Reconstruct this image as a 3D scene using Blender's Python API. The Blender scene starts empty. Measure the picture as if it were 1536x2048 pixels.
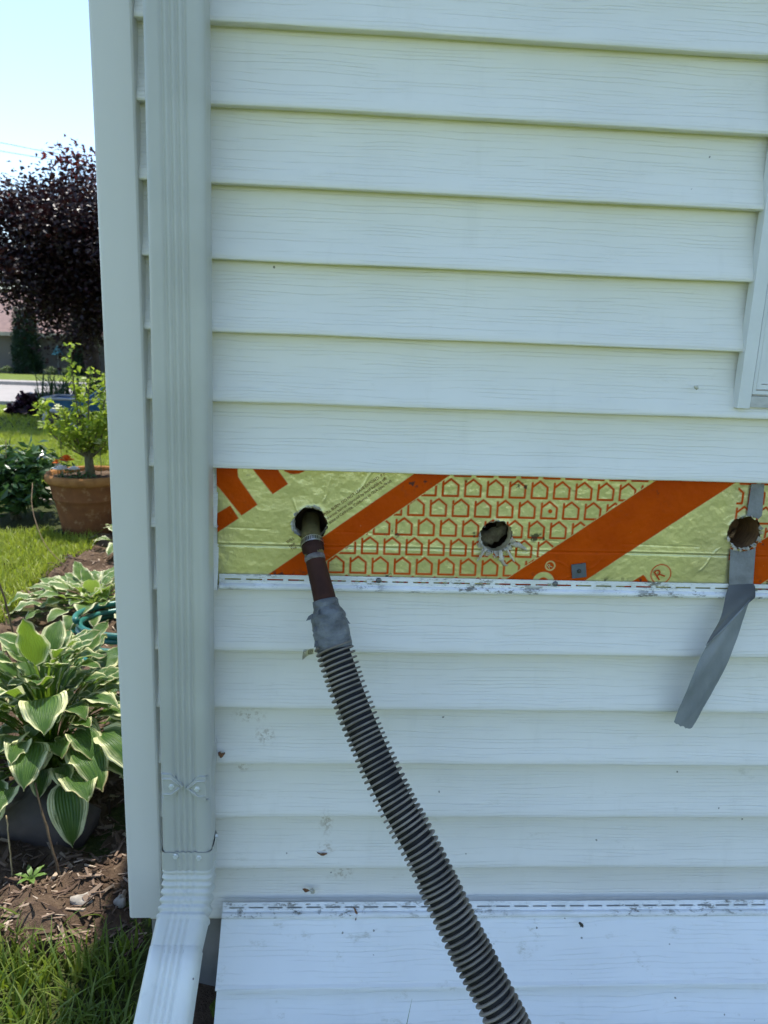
import bpy, math, random
import numpy as np
from mathutils import Matrix, Vector
R = math.radians
rng = np.random.default_rng(7)
random.seed(7)
sc = bpy.context.scene
COL = sc.collection

# ------------------------------------------------------------------ camera
CAM_Y, CAM_Z = -1.1413, 1.17
pt, rl, yw = .2251, .0380, .0594
fw = Vector((math.sin(yw)*math.cos(pt), math.cos(yw)*math.cos(pt), -math.sin(pt)))
rt = Vector((math.cos(yw), -math.sin(yw), 0)); up = rt.cross(fw)
r2 = rt*math.cos(rl) + up*math.sin(rl); u2 = up*math.cos(rl) - rt*math.sin(rl)
cd = bpy.data.cameras.new('camera'); cam = bpy.data.objects.new('camera', cd); COL.objects.link(cam)
m = Matrix.Identity(4)
for i in range(3):
    m[i][0], m[i][1], m[i][2] = r2[i], u2[i], -fw[i]
m[0][3], m[1][3], m[2][3] = 0, CAM_Y, CAM_Z
cam.matrix_world = m
cd.sensor_fit = 'HORIZONTAL'; cd.sensor_width = 36; cd.lens = 36*1500/1536
cd.clip_start = .02; cd.clip_end = 1500
cd.dof.use_dof = True; cd.dof.focus_distance = 1.17; cd.dof.aperture_fstop = 13
sc.camera = cam

# ------------------------------------------------------------------ light
SUN = Vector((-.040, .33, 1.0)).normalized()
el = math.asin(SUN.z); az = math.atan2(SUN.x, SUN.y)
w = bpy.data.worlds.new('World'); sc.world = w; w.use_nodes = True
nt = w.node_tree; nt.nodes.clear()
sky = nt.nodes.new('ShaderNodeTexSky'); sky.sky_type = 'NISHITA'; sky.sun_disc = False
sky.sun_elevation = el; sky.sun_rotation = az; sky.air_density = 0.9; sky.dust_density = 0.4; sky.ozone_density = 1.0
bg = nt.nodes.new('ShaderNodeBackground'); bg.inputs[1].default_value = .15
wo = nt.nodes.new('ShaderNodeOutputWorld')
nt.links.new(sky.outputs[0], bg.inputs[0]); nt.links.new(bg.outputs[0], wo.inputs[0])
sl = bpy.data.lights.new('sun', 'SUN'); sl.energy = 3.6; sl.angle = R(.53); sl.color = (1, .95, .87)
so = bpy.data.objects.new('sun', sl); COL.objects.link(so)
so.rotation_euler = SUN.to_track_quat('Z', 'Y').to_euler()
vs = sc.view_settings
vs.view_transform = 'Standard'; vs.look = 'None'; vs.gamma = 1; vs.use_curve_mapping = False
vs.exposure = 1.08
sc.cycles.max_bounces = 6; sc.cycles.diffuse_bounces = 4; sc.cycles.adaptive_threshold = .03

# ------------------------------------------------------------------ helpers
def link(o, parent=None):
    COL.objects.link(o)
    if parent is not None: o.parent = parent
    return o
def tag(o, label, cat, group=None):
    o['label'] = label; o['category'] = cat
    if group: o['group'] = group
    return o
def thing(name, label, cat, loc=(0, 0, 0), group=None):
    o = bpy.data.objects.new(name, None); o.location = loc; o.empty_display_size = .05
    link(o); return tag(o, label, cat, group)
def ob(name, V, F, mat, parent=None, smooth=False, uv=None, attr=None):
    me = bpy.data.meshes.new(name)
    me.from_pydata([tuple(map(float, v)) for v in V], [], [tuple(map(int, f)) for f in F])
    if smooth: me.polygons.foreach_set('use_smooth', [True]*len(me.polygons))
    if uv is not None:
        l = me.uv_layers.new(name='UVMap')
        idx = np.empty(len(me.loops), int); me.loops.foreach_get('vertex_index', idx)
        l.data.foreach_set('uv', np.asarray(uv, float)[idx].ravel())
    me.materials.append(mat); me.update()
    o = bpy.data.objects.new(name, me)
    link(o)
    if parent is not None:
        o.parent = parent; o.matrix_parent_inverse = parent_inv(parent)
    return o
def parent_inv(p):
    M = Matrix.Identity(4); q = p
    chain = []
    while q is not None: chain.append(q); q = q.parent
    for q in reversed(chain):
        L = Matrix.LocRotScale(q.location, q.rotation_euler, q.scale)
        M = M @ (q.matrix_parent_inverse if q.parent else Matrix.Identity(4)) @ L
    return M.inverted()
def bulk(name, V, F, mat, parent=None, smooth=False, attrs=None):
    V = np.asarray(V, np.float32); F = np.asarray(F, np.int32); n, k = F.shape
    me = bpy.data.meshes.new(name)
    me.vertices.add(len(V)); me.vertices.foreach_set('co', V.ravel())
    me.loops.add(n*k); me.loops.foreach_set('vertex_index', F.ravel())
    me.polygons.add(n); me.polygons.foreach_set('loop_start', np.arange(0, n*k, k, dtype=np.int32))
    me.polygons.foreach_set('loop_total', np.full(n, k, np.int32))
    me.polygons.foreach_set('use_smooth', np.full(n, smooth))
    me.update(calc_edges=True)
    for nm, a in (attrs or {}).items():
        at = me.attributes.new(nm, 'FLOAT', 'POINT'); at.data.foreach_set('value', np.asarray(a, np.float32))
    me.materials.append(mat)
    o = bpy.data.objects.new(name, me); link(o)
    if parent is not None: o.parent = parent; o.matrix_parent_inverse = parent_inv(parent)
    return o
def box(x0, x1, y0, y1, z0, z1):
    V = [(x, y, z) for z in (z0, z1) for y in (y0, y1) for x in (x0, x1)]
    return V, [(0, 2, 3, 1), (4, 5, 7, 6), (0, 1, 5, 4), (2, 6, 7, 3), (0, 4, 6, 2), (1, 3, 7, 5)]
def join(*parts):
    V, F = [], []
    for v, f in parts:
        n = len(V); V += list(v); F += [tuple(i+n for i in q) for q in f]
    return V, F
def extrude_x(prof, xs, jit=0, closed=False):
    """profile of (y,z) points swept along x"""
    n = len(prof); V = []; F = []
    for x in xs:
        jy, jz = random.uniform(-jit, jit), random.uniform(-jit, jit)*.6
        V += [(x, y+jy, z+jz) for y, z in prof]
    for a in range(len(xs)-1):
        for b in range(n if closed else n-1):
            c = (b+1) % n
            F.append((a*n+b, (a+1)*n+b, (a+1)*n+c, a*n+c))
    if closed:
        F.append(tuple(range(n))); F.append(tuple(reversed([(len(xs)-1)*n+i for i in range(n)])))
    return V, F
def extrude_z(prof, zs, shift=lambda z: (0, 0), closed=True, caps=True, scale=lambda z: 1):
    n = len(prof); V = []; F = []
    for z in zs:
        dx, dy = shift(z); V += [(x+dx, y+dy, z) for x, y in prof]
    for a in range(len(zs)-1):
        for b in range(n if closed else n-1):
            c = (b+1) % n
            F.append((a*n+b, a*n+c, (a+1)*n+c, (a+1)*n+b))
    if closed and caps:
        F.append(tuple(reversed(range(n)))); F.append(tuple((len(zs)-1)*n+i for i in range(n)))
    return V, F
def frames(path):
    P = [Vector(p) for p in path]; T = []
    for i in range(len(P)):
        a = P[max(i-1, 0)]; b = P[min(i+1, len(P)-1)]; T.append((b-a).normalized())
    n = T[0].orthogonal().normalized(); N = []
    for i, t in enumerate(T):
        n = (n - t*n.dot(t)).normalized(); N.append(n)
    return P, T, N
def tube(path, rad, seg=12, caps=True, wob=0):
    P, T, N = frames(path); V, F = [], []
    rs = rad if hasattr(rad, '__len__') else [rad]*len(P)
    for p, t, n, r in zip(P, T, N, rs):
        b = t.cross(n)
        for k in range(seg):
            a = 2*math.pi*k/seg; q = r*(1+random.uniform(-wob, wob))
            V.append(tuple(p + (n*math.cos(a)+b*math.sin(a))*q))
    for i in range(len(P)-1):
        for k in range(seg):
            l = (k+1) % seg; F.append((i*seg+k, i*seg+l, (i+1)*seg+l, (i+1)*seg+k))
    if caps:
        F.append(tuple(reversed(range(seg)))); F.append(tuple((len(P)-1)*seg+k for k in range(seg)))
    return V, F
def smooth_path(pts, n):
    """Catmull-Rom through pts"""
    pts = [np.array(p, float) for p in pts]; P = [2*pts[0]-pts[1]]+pts+[2*pts[-1]-pts[-2]]; out = []
    m_ = len(pts)-1
    for i in range(n+1):
        t = i/n*m_; k = min(int(t), m_-1); u = t-k; a, b, c, d = P[k:k+4]
        out.append(tuple(.5*((2*b)+(-a+c)*u+(2*a-5*b+4*c-d)*u*u+(-a+3*b-3*c+d)*u**3)))
    return out
def lathe(prof, cx, cy, seg=40):
    V, F = [], []
    for r, z in prof:
        for k in range(seg):
            a = 2*math.pi*k/seg; V.append((cx+r*math.cos(a), cy+r*math.sin(a), z))
    for i in range(len(prof)-1):
        for k in range(seg):
            l = (k+1) % seg; F.append((i*seg+k, i*seg+l, (i+1)*seg+l, (i+1)*seg+k))
    return V, F

# ------------------------------------------------------------------ materials
class MT:
    def __init__(s, name):
        s.m = bpy.data.materials.new(name); s.m.use_nodes = True; s.t = s.m.node_tree
        s.b = s.t.nodes['Principled BSDF']; s.out = s.t.nodes['Material Output']
    def n(s, typ, **kw):
        o = s.t.nodes.new('ShaderNode'+typ)
        for k, v in kw.items(): setattr(o, k, v)
        return o
    def l(s, a, b): s.t.links.new(a, b)
    def put(s, sock, v):
        if isinstance(v, (int, float)): sock.default_value = v
        elif isinstance(v, tuple): sock.default_value = v if len(v) == len(sock.default_value) else v+(1,)
        else: s.l(v, sock)
    def math(s, op, a, b=0, c=0, clamp=False):
        o = s.n('Math', operation=op, use_clamp=clamp)
        for i, v in enumerate((a, b, c)): s.put(o.inputs[i], v)
        return o.outputs[0]
    def mix(s, f, a, b, mode='MIX'):
        o = s.n('Mix', data_type='RGBA', blend_type=mode)
        s.put(o.inputs[0], f); s.put(o.inputs[6], a); s.put(o.inputs[7], b); return o.outputs[2]
    def coords(s, kind='Object', scale=(1, 1, 1)):
        tc = s.n('TexCoord'); mp = s.n('Mapping'); mp.inputs['Scale'].default_value = scale
        s.l(tc.outputs[kind], mp.inputs[0]); return mp.outputs[0]
    def noise(s, vec, scale, detail=3, rough=.55):
        o = s.n('TexNoise'); o.inputs['Scale'].default_value = scale; o.inputs['Detail'].default_value = detail
        o.inputs['Roughness'].default_value = rough; s.l(vec, o.inputs['Vector']); return o.outputs['Fac']
    def ramp(s, fac, stops):
        o = s.n('ValToRGB'); e = o.color_ramp.elements
        while len(e) < len(stops): e.new(.5)
        for i, (p, c) in enumerate(stops): e[i].position = p; e[i].color = c if len(c) == 4 else c+(1,)
        s.put(o.inputs[0], fac); return o.outputs[0]
    def sm(s, v, a, b):
        o = s.n('MapRange', interpolation_type='SMOOTHSTEP'); s.put(o.inputs[0], v)
        o.inputs[1].default_value = a; o.inputs[2].default_value = b; return o.outputs[0]
    def bump(s, h, strength=.3, dist=.002):
        o = s.n('Bump'); o.inputs['Strength'].default_value = strength; o.inputs['Distance'].default_value = dist
        s.put(o.inputs['Height'], h); s.l(o.outputs[0], s.b.inputs['Normal']); return o.outputs[0]
    def set(s, color=None, rough=.5, metal=0, spec=.5):
        if color is not None: s.put(s.b.inputs['Base Color'], color)
        s.put(s.b.inputs['Roughness'], rough); s.put(s.b.inputs['Metallic'], metal)
        s.b.inputs['Specular IOR Level'].default_value = spec; return s
    def translucent(s, color, fac):
        t = s.n('BsdfTranslucent'); s.put(t.inputs[0], color); mx = s.n('MixShader'); mx.inputs[0].default_value = fac
        s.l(s.b.outputs[0], mx.inputs[1]); s.l(t.outputs[0], mx.inputs[2]); s.l(mx.outputs[0], s.out.inputs[0])
def noisy(name, c1, c2, scale=8, rough=.6, bump=.0, bscale=60, stretch=(1, 1, 1), metal=0, spec=.4, dist=.003, detail=4):
    s = MT(name); v = s.coords('Object', stretch)
    f = s.sm(s.noise(v, scale, detail), .3, .7)
    s.set(s.mix(f, c1, c2), rough, metal, spec)
    if bump: s.bump(s.noise(v, bscale, 5), bump, dist)
    return s.m
def leafy(name, c1, c2, tr, fac=.35, rough=.45, attr='rnd'):
    s = MT(name); a = s.n('Attribute', attribute_name=attr)
    col = s.mix(a.outputs['Fac'], c1, c2); s.set(col, rough, 0, .4); s.translucent(s.mix(a.outputs['Fac'], tr, c2), fac); return s.m
def vinyl(name, along=0, base=(.825, .812, .745), dirt=.5, lo=0.0, hi=1.0):
    s = MT(name)
    st = [5, 5, 5]; st[along] = 5
    tc = s.n('TexCoord'); sp = s.n('SeparateXYZ'); s.l(tc.outputs['Object'], sp.inputs[0])
    x = sp.outputs[along]; z = sp.outputs[2]
    cb = s.n('CombineXYZ'); s.l(s.math('MULTIPLY', x, 4.5), cb.inputs[0]); s.l(s.math('MULTIPLY', z, 22), cb.inputs[1])
    warp = s.noise(cb.outputs[0], 1.0, 3, .5)
    cb2 = s.n('CombineXYZ'); s.l(s.math('MULTIPLY', x, 5), cb2.inputs[0]); s.l(s.math('MULTIPLY', z, 150), cb2.inputs[1])
    msk = s.noise(cb2.outputs[0], 1.0, 2, .5)
    ph = s.math('ADD', s.math('MULTIPLY', z, 190), s.math('MULTIPLY', warp, 3.4))
    line = s.math('PINGPONG', ph, .5)
    ln = s.math('MULTIPLY', s.sm(line, .15, .0), s.sm(msk, .40, .60))
    cb3 = s.n('CombineXYZ'); s.l(s.math('MULTIPLY', x, 25), cb3.inputs[0]); s.l(s.math('MULTIPLY', z, 420), cb3.inputs[1])
    fine = s.noise(cb3.outputs[0], 1.0, 2, .6)
    big = s.noise(tc.outputs['Object'], 3.5, 4)
    c = s.mix(s.sm(big, .35, .7), base, tuple(v*.94 for v in base))
    c = s.mix(s.math('MULTIPLY', ln, .10), c, (.30, .31, .26))
    stk = s.sm(s.noise(s.coords('Object', (26, 26, 1.6)), 1, 4, .6), .55, .80)
    c = s.mix(s.math('MULTIPLY', stk, .10), c, (.42, .41, .33))
    # flecks of dirt
    vo = s.n('TexVoronoi'); vo.inputs['Scale'].default_value = 38; s.l(tc.outputs['Object'], vo.inputs['Vector'])
    cs = s.n('SeparateColor'); s.l(vo.outputs['Color'], cs.inputs[0])
    nz = s.noise(tc.outputs['Object'], 260, 2)
    d = s.math('ADD', vo.outputs['Distance'], s.math('MULTIPLY', s.math('SUBTRACT', nz, .5), .16))
    fl = s.math('MULTIPLY', s.sm(d, .085, .04), s.math('GREATER_THAN', cs.outputs[0], s.math('SUBTRACT', 1-.10*dirt, s.math('MULTIPLY', s.sm(z, .75, .2), .13*dirt))))
    c = s.mix(s.math('MULTIPLY', fl, .8), c, (.10, .09, .06))
    gr = s.math('MULTIPLY', s.sm(s.noise(s.coords('Object', (4, 4, 9)), 4, 6, .75), .58, .78), s.math('ADD', .30*dirt, s.math('MULTIPLY', s.sm(z, .75, .25), .55*dirt)))
    c = s.mix(gr, c, (.42, .41, .30))
    if along == 0 and dirt < 1:
        for (px_, pz_, ex_, ez_) in ((-.145, .548, 26, 60), (-.118, .515, 40, 45), (-.012, .350, 60, 24), (-.010, .30, 50, 60), (-.155, .455, 50, 70), (.02, .245, 40, 50)):
            d_ = s.math('SQRT', s.math('ADD', s.math('POWER', s.math('MULTIPLY', s.math('SUBTRACT', x, px_), ex_), 2), s.math('POWER', s.math('MULTIPLY', s.math('SUBTRACT', z, pz_), ez_), 2)))
            k_ = s.math('MULTIPLY', s.sm(d_, 1.0, .1), s.sm(s.noise(tc.outputs['Object'], 150, 4, .7), .46, .62))
            c = s.mix(s.math('MULTIPLY', k_, .55), c, (.30, .22, .11))
    s.set(c, .42, 0, .4)
    s.bump(s.math('ADD', s.math('MULTIPLY', ln, -1), s.math('MULTIPLY', fine, .30)), .50, .0011)
    return s.m
VIN = vinyl('vinyl_front', 0)
VINS = vinyl('vinyl_side', 1)
VINL = vinyl('vinyl_loose', 0, (.86, .875, .85), 1.1)  # same vinyl as the wall, lightened: tilted panel's sky light put into the colour
POST = noisy('vinyl_trim', (.67, .665, .625), (.63, .625, .58), 5, .38, .12, 240, (1, 1, .15), dist=.0006)
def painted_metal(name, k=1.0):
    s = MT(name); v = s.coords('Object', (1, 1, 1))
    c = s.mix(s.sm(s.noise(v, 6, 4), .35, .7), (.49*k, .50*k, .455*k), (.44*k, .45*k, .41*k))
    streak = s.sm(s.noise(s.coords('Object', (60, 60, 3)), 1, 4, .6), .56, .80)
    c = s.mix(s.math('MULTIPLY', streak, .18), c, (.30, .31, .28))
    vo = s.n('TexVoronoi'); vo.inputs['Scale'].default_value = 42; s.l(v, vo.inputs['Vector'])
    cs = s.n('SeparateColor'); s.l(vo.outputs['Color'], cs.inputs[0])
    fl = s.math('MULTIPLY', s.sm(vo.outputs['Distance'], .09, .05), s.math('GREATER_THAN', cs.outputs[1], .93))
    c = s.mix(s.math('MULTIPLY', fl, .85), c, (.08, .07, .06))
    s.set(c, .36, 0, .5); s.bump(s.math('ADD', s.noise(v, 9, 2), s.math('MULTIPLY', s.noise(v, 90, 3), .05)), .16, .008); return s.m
SPOUT = painted_metal('spout_enamel_shaded')  # white spout metal with the upright pipe's shade put into the colour
SPOUT_LIT = painted_metal('spout_enamel_lit', 1.22)  # same metal lightened: sky light on the bend put into the colour
SPOUT_SKYLIT = painted_metal('spout_enamel_skylit', 1.62)  # same metal at its lightest: sky light on the sloping run painted in
def dirty_white(name):
    s = MT(name); v = s.coords('Object', (1, 1, 3))
    f = s.sm(s.noise(v, 40, 6, .8), .52, .60)
    g = s.sm(s.noise(v, 8, 3), .38, .58)
    c = s.mix(s.sm(s.noise(v, 20, 3), .3, .7), (.84, .85, .84), (.72, .73, .70))
    c = s.mix(s.math('MULTIPLY', s.math('MULTIPLY', f, g), .85), c, (.10, .085, .05))
    s.set(c, .5); s.bump(s.noise(v, 80, 4), .25, .001); return s.m
HEM = dirty_white('hem_vinyl')
METAL = noisy('steel', (.62, .62, .60), (.45, .45, .44), 80, .3, .1, 200, metal=.95)
DARK = noisy('dark_cavity', (.05, .045, .035), (.09, .08, .06), 12, .9)
CONC = noisy('concrete', (.30, .29, .27), (.22, .215, .20), 9, .9, .5, 70)

# ------------------------------------------------------------------ terrain
TP = [(-80, 0), (-20, 0), (7.5, 0), (9.5, -.03), (12, -.22), (16, -.58), (24.2, -.71), (27, -.76), (35, -1.1), (46, -1.62), (70, -2.2), (160, -3), (600, -4)]
def gz(y): return float(np.interp(y, [a for a, _ in TP], [b for _, b in TP]))
def lawn_mat():
    s = MT('lawn_soil'); v = s.coords('Object')
    f = s.noise(v, 3, 5, .6); g = s.noise(v, 60, 4, .7)
    c = s.ramp(f, [(.3, (.090, .125, .02)), (.7, (.14, .175, .035))])
    c = s.mix(s.sm(g, .45, .75), c, (.17, .23, .05))
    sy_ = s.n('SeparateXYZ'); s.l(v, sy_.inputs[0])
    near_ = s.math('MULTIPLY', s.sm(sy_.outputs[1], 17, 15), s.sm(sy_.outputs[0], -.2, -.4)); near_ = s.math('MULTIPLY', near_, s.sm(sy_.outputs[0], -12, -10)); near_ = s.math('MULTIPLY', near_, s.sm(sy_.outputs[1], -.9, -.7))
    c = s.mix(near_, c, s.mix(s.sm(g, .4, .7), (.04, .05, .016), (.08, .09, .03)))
    s.set(c, .9, 0, .1); s.bump(g, .8, .03); return s.m
LAWN = lawn_mat()
ys = sorted(set([a for a, _ in TP]+list(np.linspace(-10, 30, 60))+[40, 50, 90, 120, 250]))
xs = [-300, -60, -20, -8, -4, -2, 0, 2, 6, 20, 80, 300]
V = [(x, y, gz(y)) for y in ys for x in xs]; n = len(xs)
F = [(j*n+i, j*n+i+1, (j+1)*n+i+1, (j+1)*n+i) for j in range(len(ys)-1) for i in range(n-1)]
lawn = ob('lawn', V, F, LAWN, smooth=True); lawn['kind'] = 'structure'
def strip(name, x0, x1, y0, y1, lift, mat):
    yy = [y for y in np.linspace(y0, y1, 12)]
    V = [(x, y, gz(y)+lift) for y in yy for x in (x0, x1)]
    F = [(2*i, 2*i+1, 2*i+3, 2*i+2) for i in range(len(yy)-1)]
    o = ob(name, V, F, mat); o['kind'] = 'structure'; return o
STREET = noisy('street_concrete', (.30, .27, .245), (.25, .23, .21), 1.2, .9, .3, 40)
strip('street', -200, 60, 16.2, 24, .02, STREET)
strip('sidewalk', -200, 60, 26.4, 27.6, .02, STREET)
KERB = noisy('kerb_concrete', (.36, .33, .30), (.28, .26, .24), 3, .9)
for y in (16.05, 24.15):
    V, F = box(-200, 60, y-.1, y+.1, gz(y)-.1, gz(y)+.13); o = ob('kerb', V, F, KERB); o['kind'] = 'structure'
V, F = [], []
for i, (a, b, c, d) in enumerate([(-16, 27.6, -12.0, 45), ]):
    V = [(-26, 27.6, gz(27.6)+.03), (-22, 27.6, gz(27.6)+.03), (-25, 45, gz(45)+.03), (-31, 45, gz(45)+.03), (-25, 24.2, gz(24.2)+.03), (-21, 24.2, gz(24.2)+.03)]
    F = [(0, 1, 2, 3), (4, 5, 1, 0)]
o = ob('driveway', V, F, STREET); o['kind'] = 'structure'

# planting bed along the side of the house
def soil_mat():
    s = MT('bed_soil'); v = s.coords('Object')
    c = s.ramp(s.noise(v, 14, 6, .7), [(.3, (.055, .036, .025)), (.55, (.12, .082, .055)), (.75, (.20, .145, .10))])
    s.set(c, .95, 0, .1); s.bump(s.noise(v, 90, 5, .7), .9, .012); return s.m
SOIL = soil_mat()
def bed_height(x, y):
    return .012+.012*math.sin(x*9+y*5)+.014*math.sin(x*17-y*13+1)+.010*math.sin(x*41+y*37)+.006*math.sin(x*83-y*71)
def bed_edge(x, y):     # >0 inside
    e = min(x+1.40+.03*math.sin(y*6), y-(.075+.30*max(0, -x-.42)**1.3)+.02*math.sin(x*20), 3.9-y)
    return e
V, F = [], []
bx = np.linspace(-1.6, -.30, 66); by = np.linspace(-.1, 4.1, 200); n = len(bx)
for y in by:
    for x in bx:
        e = bed_edge(x, y); k = min(1, max(0, e/.06+.2)); V.append((x, y, -.02+k*(.022+bed_height(x, y))))
F = [(j*n+i, j*n+i+1, (j+1)*n+i+1, (j+1)*n+i) for j in range(len(by)-1) for i in range(n-1)]
o = ob('soil_bed', V, F, SOIL, smooth=True); o['kind'] = 'structure'
V, F = [], []
bx = np.linspace(-.32, 3.2, 60); by = np.linspace(-.16, .10, 12); n = len(bx)
for y in by:
    for x in bx: V.append((x, y, -.012+.02*min(1, (y+.16)/.05)+.6*bed_height(x, y)))
F = [(j*n+i, j*n+i+1, (j+1)*n+i+1, (j+1)*n+i) for j in range(len(by)-1) for i in range(n-1)]
o = ob('soil_strip', V, F, SOIL, smooth=True); o['kind'] = 'structure'

# ------------------------------------------------------------------ house
CC = .1016
def zk(k): return 1.5792-CC*k+(.0069 if k >= 7 else 0)
house = thing('house', 'house with pale vinyl lap siding and an opened strip of orange foil sheathing', 'house', (-.34, 0, 0))
WX0, WX1, WZ0, WZ1 = .6075, 1.52, 1.088, 2.30
def board_prof(z, h=CC, y0=0.0):
    return [(y0+.021, z+.0015), (y0+.0025, z), (y0+.0006, z+.0006), (y0, z+.0022), (y0+.0010, z+.008)]+[(y0+.0010+.0185*(1-(1-f)**2.2), z+.008+(h-.004)*f) for f in (.12, .25, .38, .5, .62, .75, .88, 1)]
def xs_range(a, b): return list(np.linspace(a, b, max(2, int((b-a)/.12)+1)))
for k in range(-26, 15):
    z = zk(k); h = CC; xl = -.315 if z < 2.5 else -.50+(z+.11-2.62)/.5
    xr = 6.7 if z < 2.5 else 6.9-(z+.11-2.62)/.5
    if k == 6: h = CC
    segs = [(max(xl, -.315), xr)]
    if k in (7, 8): segs = [(-.315, -.1915)]
    elif z+CC > WZ0 and z < WZ1 and not (z < WZ0 < z+CC):
        segs = [(-.315, WX0+.012), (WX1-.012, xr)]
    for a, b in segs:
        V, F = extrude_x(board_prof(z, h), xs_range(a, b), .0011)
        ob('siding_board', V, F, VIN, house, smooth=True)
        # left-hand gable wall carries the same courses
    if k < -9: continue
    V, F = extrude_x(board_prof(z, CC), [0, 1.2, 2.4, 3.6, 4.8, 6, 7.0])
    V = [(-.338+y, .042+x, zz) for x, y, zz in V]
    ob('siding_board', V, [tuple(reversed(f)) for f in F], VINS, house)
# sheathing behind the boards, cavity, foundation, roof
SHB = noisy('sheathing', (.30, .22, .13), (.22, .16, .09), 20, .9)
V, F = join(([(-.30, .03, .985), (6.7, .03, .985), (6.7, .03, 2.62), (3.2, .03, 4.42), (-.30, .03, 2.66)], [(0, 1, 2, 3, 4)]), box(-.30, 6.7, .022, .040, .12, .785), box(-.30, -.196, .022, .04, .785, .985),
            box(-.30, 6.7, .14, .15, .7, 1.1), box(1.30, 6.7, .022, .04, .785, .985), box(-.312, -.30, .022, 7.0, .12, 2.62))
ob('sheathing', V, F, SHB, house)
V, F = join(box(-.318, 6.7, .018, .20, -.3, .158), box(-.318, -.15, .2, 7.0, -.3, .158))
ob('foundation', V, F, CONC, house)
ROOFM = noisy('roof_shingle', (.10, .09, .085), (.06, .055, .05), 30, .9, .4)
def roof_z(x): return 2.62+.5*(x+.50) if x < 3.2 else 2.62+.5*(6.9-x)
V = []
for dz in (0, .10):
    for y in (-.035, 7.2):
        V += [(-.45, y, 2.62+dz), (3.2, y, 4.47+dz), (6.9, y, 2.62+dz)]
F = [(0, 1, 4, 3), (1, 2, 5, 4), (6, 9, 10, 7), (7, 10, 11, 8), (0, 6, 7, 1), (1, 7, 8, 2), (3, 4, 10, 9), (4, 5, 11, 10), (0, 3, 9, 6), (2, 8, 11, 5)]
ob('roof', V, F, ROOFM, house)
V, F = box(-.445, -.33, .03, 7.1, 2.585, 2.61); ob('soffit', V, F, POST, house)
V, F = extrude_x([(y+.40, z) for y, z in [(-.40, 2.70), (-.405, 2.60), (-.49, 2.60), (-.505, 2.66), (-.495, 2.70), (-.502, 2.703), (-.515, 2.66), (-.498, 2.59), (-.396, 2.59), (-.39, 2.70)]], [-.03, 7.2], closed=True)
V = [(-.452+y, x, z) for x, y, z in V]; ob('gutter', V, [tuple(reversed(f)) for f in F], SPOUT, house)
V, F = join(box(6.70, 6.72, .03, 7.0, .0, 2.62), box(-.33, 6.72, 7.0, 7.02, 0, 2.62)); ob('far_wall', V, F, VINS, house)
# outside corner post
P0 = [(-.2921, .020), (-.2921, -.0035), (-.2928, -.0062), (-.2955, -.0080), (-.3447, -.0080), (-.3482, -.0066), (-.3497, -.0035), (-.3500, .046), (-.347, .050), (-.328, .050), (-.328, .020)]
V, F = extrude_z(P0, list(np.linspace(.1745, 2.63, 14)), closed=True)
ob('corner_post', V, [tuple(reversed(f)) for f in F], POST, house)
# nail hem with slots + lock bead
def hem(x0, x1, z_top, yb, flip=None, per=.0335, sl=.0255, off=0):
    """white nailing flange: slotted strip over a rounded lock bead, built at (x, y, z)"""
    parts = []
    zt = z_top; s0, s1 = zt-.0068, zt-.0095
    t = .0012
    parts.append(box(x0, x1, yb-t, yb, s0, zt))
    parts.append(box(x0, x1, yb-t, yb, zt-.0150, s1))
    x = x0+off
    prev = x0
    while x < x1:
        a, b = x, min(x+sl, x1)
        if a > prev: parts.append(box(prev, a, yb-t, yb, s1, s0))
        prev = b; x += per
    if prev < x1: parts.append(box(prev, x1, yb-t, yb, s1, s0))
    pr = [(yb-.0005, zt-.0150), (yb-.0035, zt-.0155), (yb-.0065, zt-.0175), (yb-.0072, zt-.0205), (yb-.0060, zt-.0235), (yb-.003, zt-.0252), (yb+.001, zt-.0256)]
    parts.append(extrude_x(pr, xs_range(x0, x1)))
    return join(*parts)
V, F = hem(-.1905, 6.7, .798, .0125, off=.009)
ob('nail_hem', V, F, HEM, house)
for x in (.0641, .3529, .93):
    o = ob('nail', *join(lathe([(0, 0), (.0042, .0002), (.0046, .0012), (.003, .0026), (.0, .003)], 0, 0, 14)), noisy('nail_zinc', (.22, .22, .21), (.12, .12, .12), 200, .5, metal=.6), None, True)
    o.matrix_world = Matrix.Translation((x, .0115, .7925)) @ Matrix.Rotation(R(90), 4, 'X')
    o.parent = house; o.matrix_parent_inverse = parent_inv(house)

# ---- foil faced foam board with printed pattern (print stored as an ink mask, mm coordinates)
def seg_d(X, Z, a, b):
    ax, az_ = a; bx_, bz = b; dx, dz = bx_-ax, bz-az_
    t = np.clip(((X-ax)*dx+(Z-az_)*dz)/(dx*dx+dz*dz), 0, 1)
    return np.hypot(X-ax-t*dx, Z-az_-t*dz)
def poly_sd(X, Z, pts):
    d = np.full(X.shape, 1e9); ins = np.zeros(X.shape, bool); n = len(pts)
    for i in range(n):
        a, b = pts[i], pts[(i+1) % n]; d = np.minimum(d, seg_d(X, Z, a, b))
        if a[1] != b[1]:
            c = ((a[1] > Z) != (b[1] > Z)) & (X < (b[0]-a[0])*(Z-a[1])/(b[1]-a[1])+a[0]); ins ^= c
    return np.where(ins, -d, d)
st = 1.25
gx = np.arange(-193, 1320, st); gzz = np.arange(772, 978, st)
X, Z = np.meshgrid(gx, gzz)
def line_sd(p, q): # signed distance, >0 above/left of the line p->q
    dx, dz = q[0]-p[0], q[1]-p[1]; L = math.hypot(dx, dz); return ((Z-p[1])*dx-(X-p[0])*dz)/L
sd = np.full(X.shape, 99.)
s1t = line_sd((-116.6, 794.6), (107.4, 962.5)); s1b = line_sd((-55.3, 795.4), (167.3, 964.1))
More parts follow.
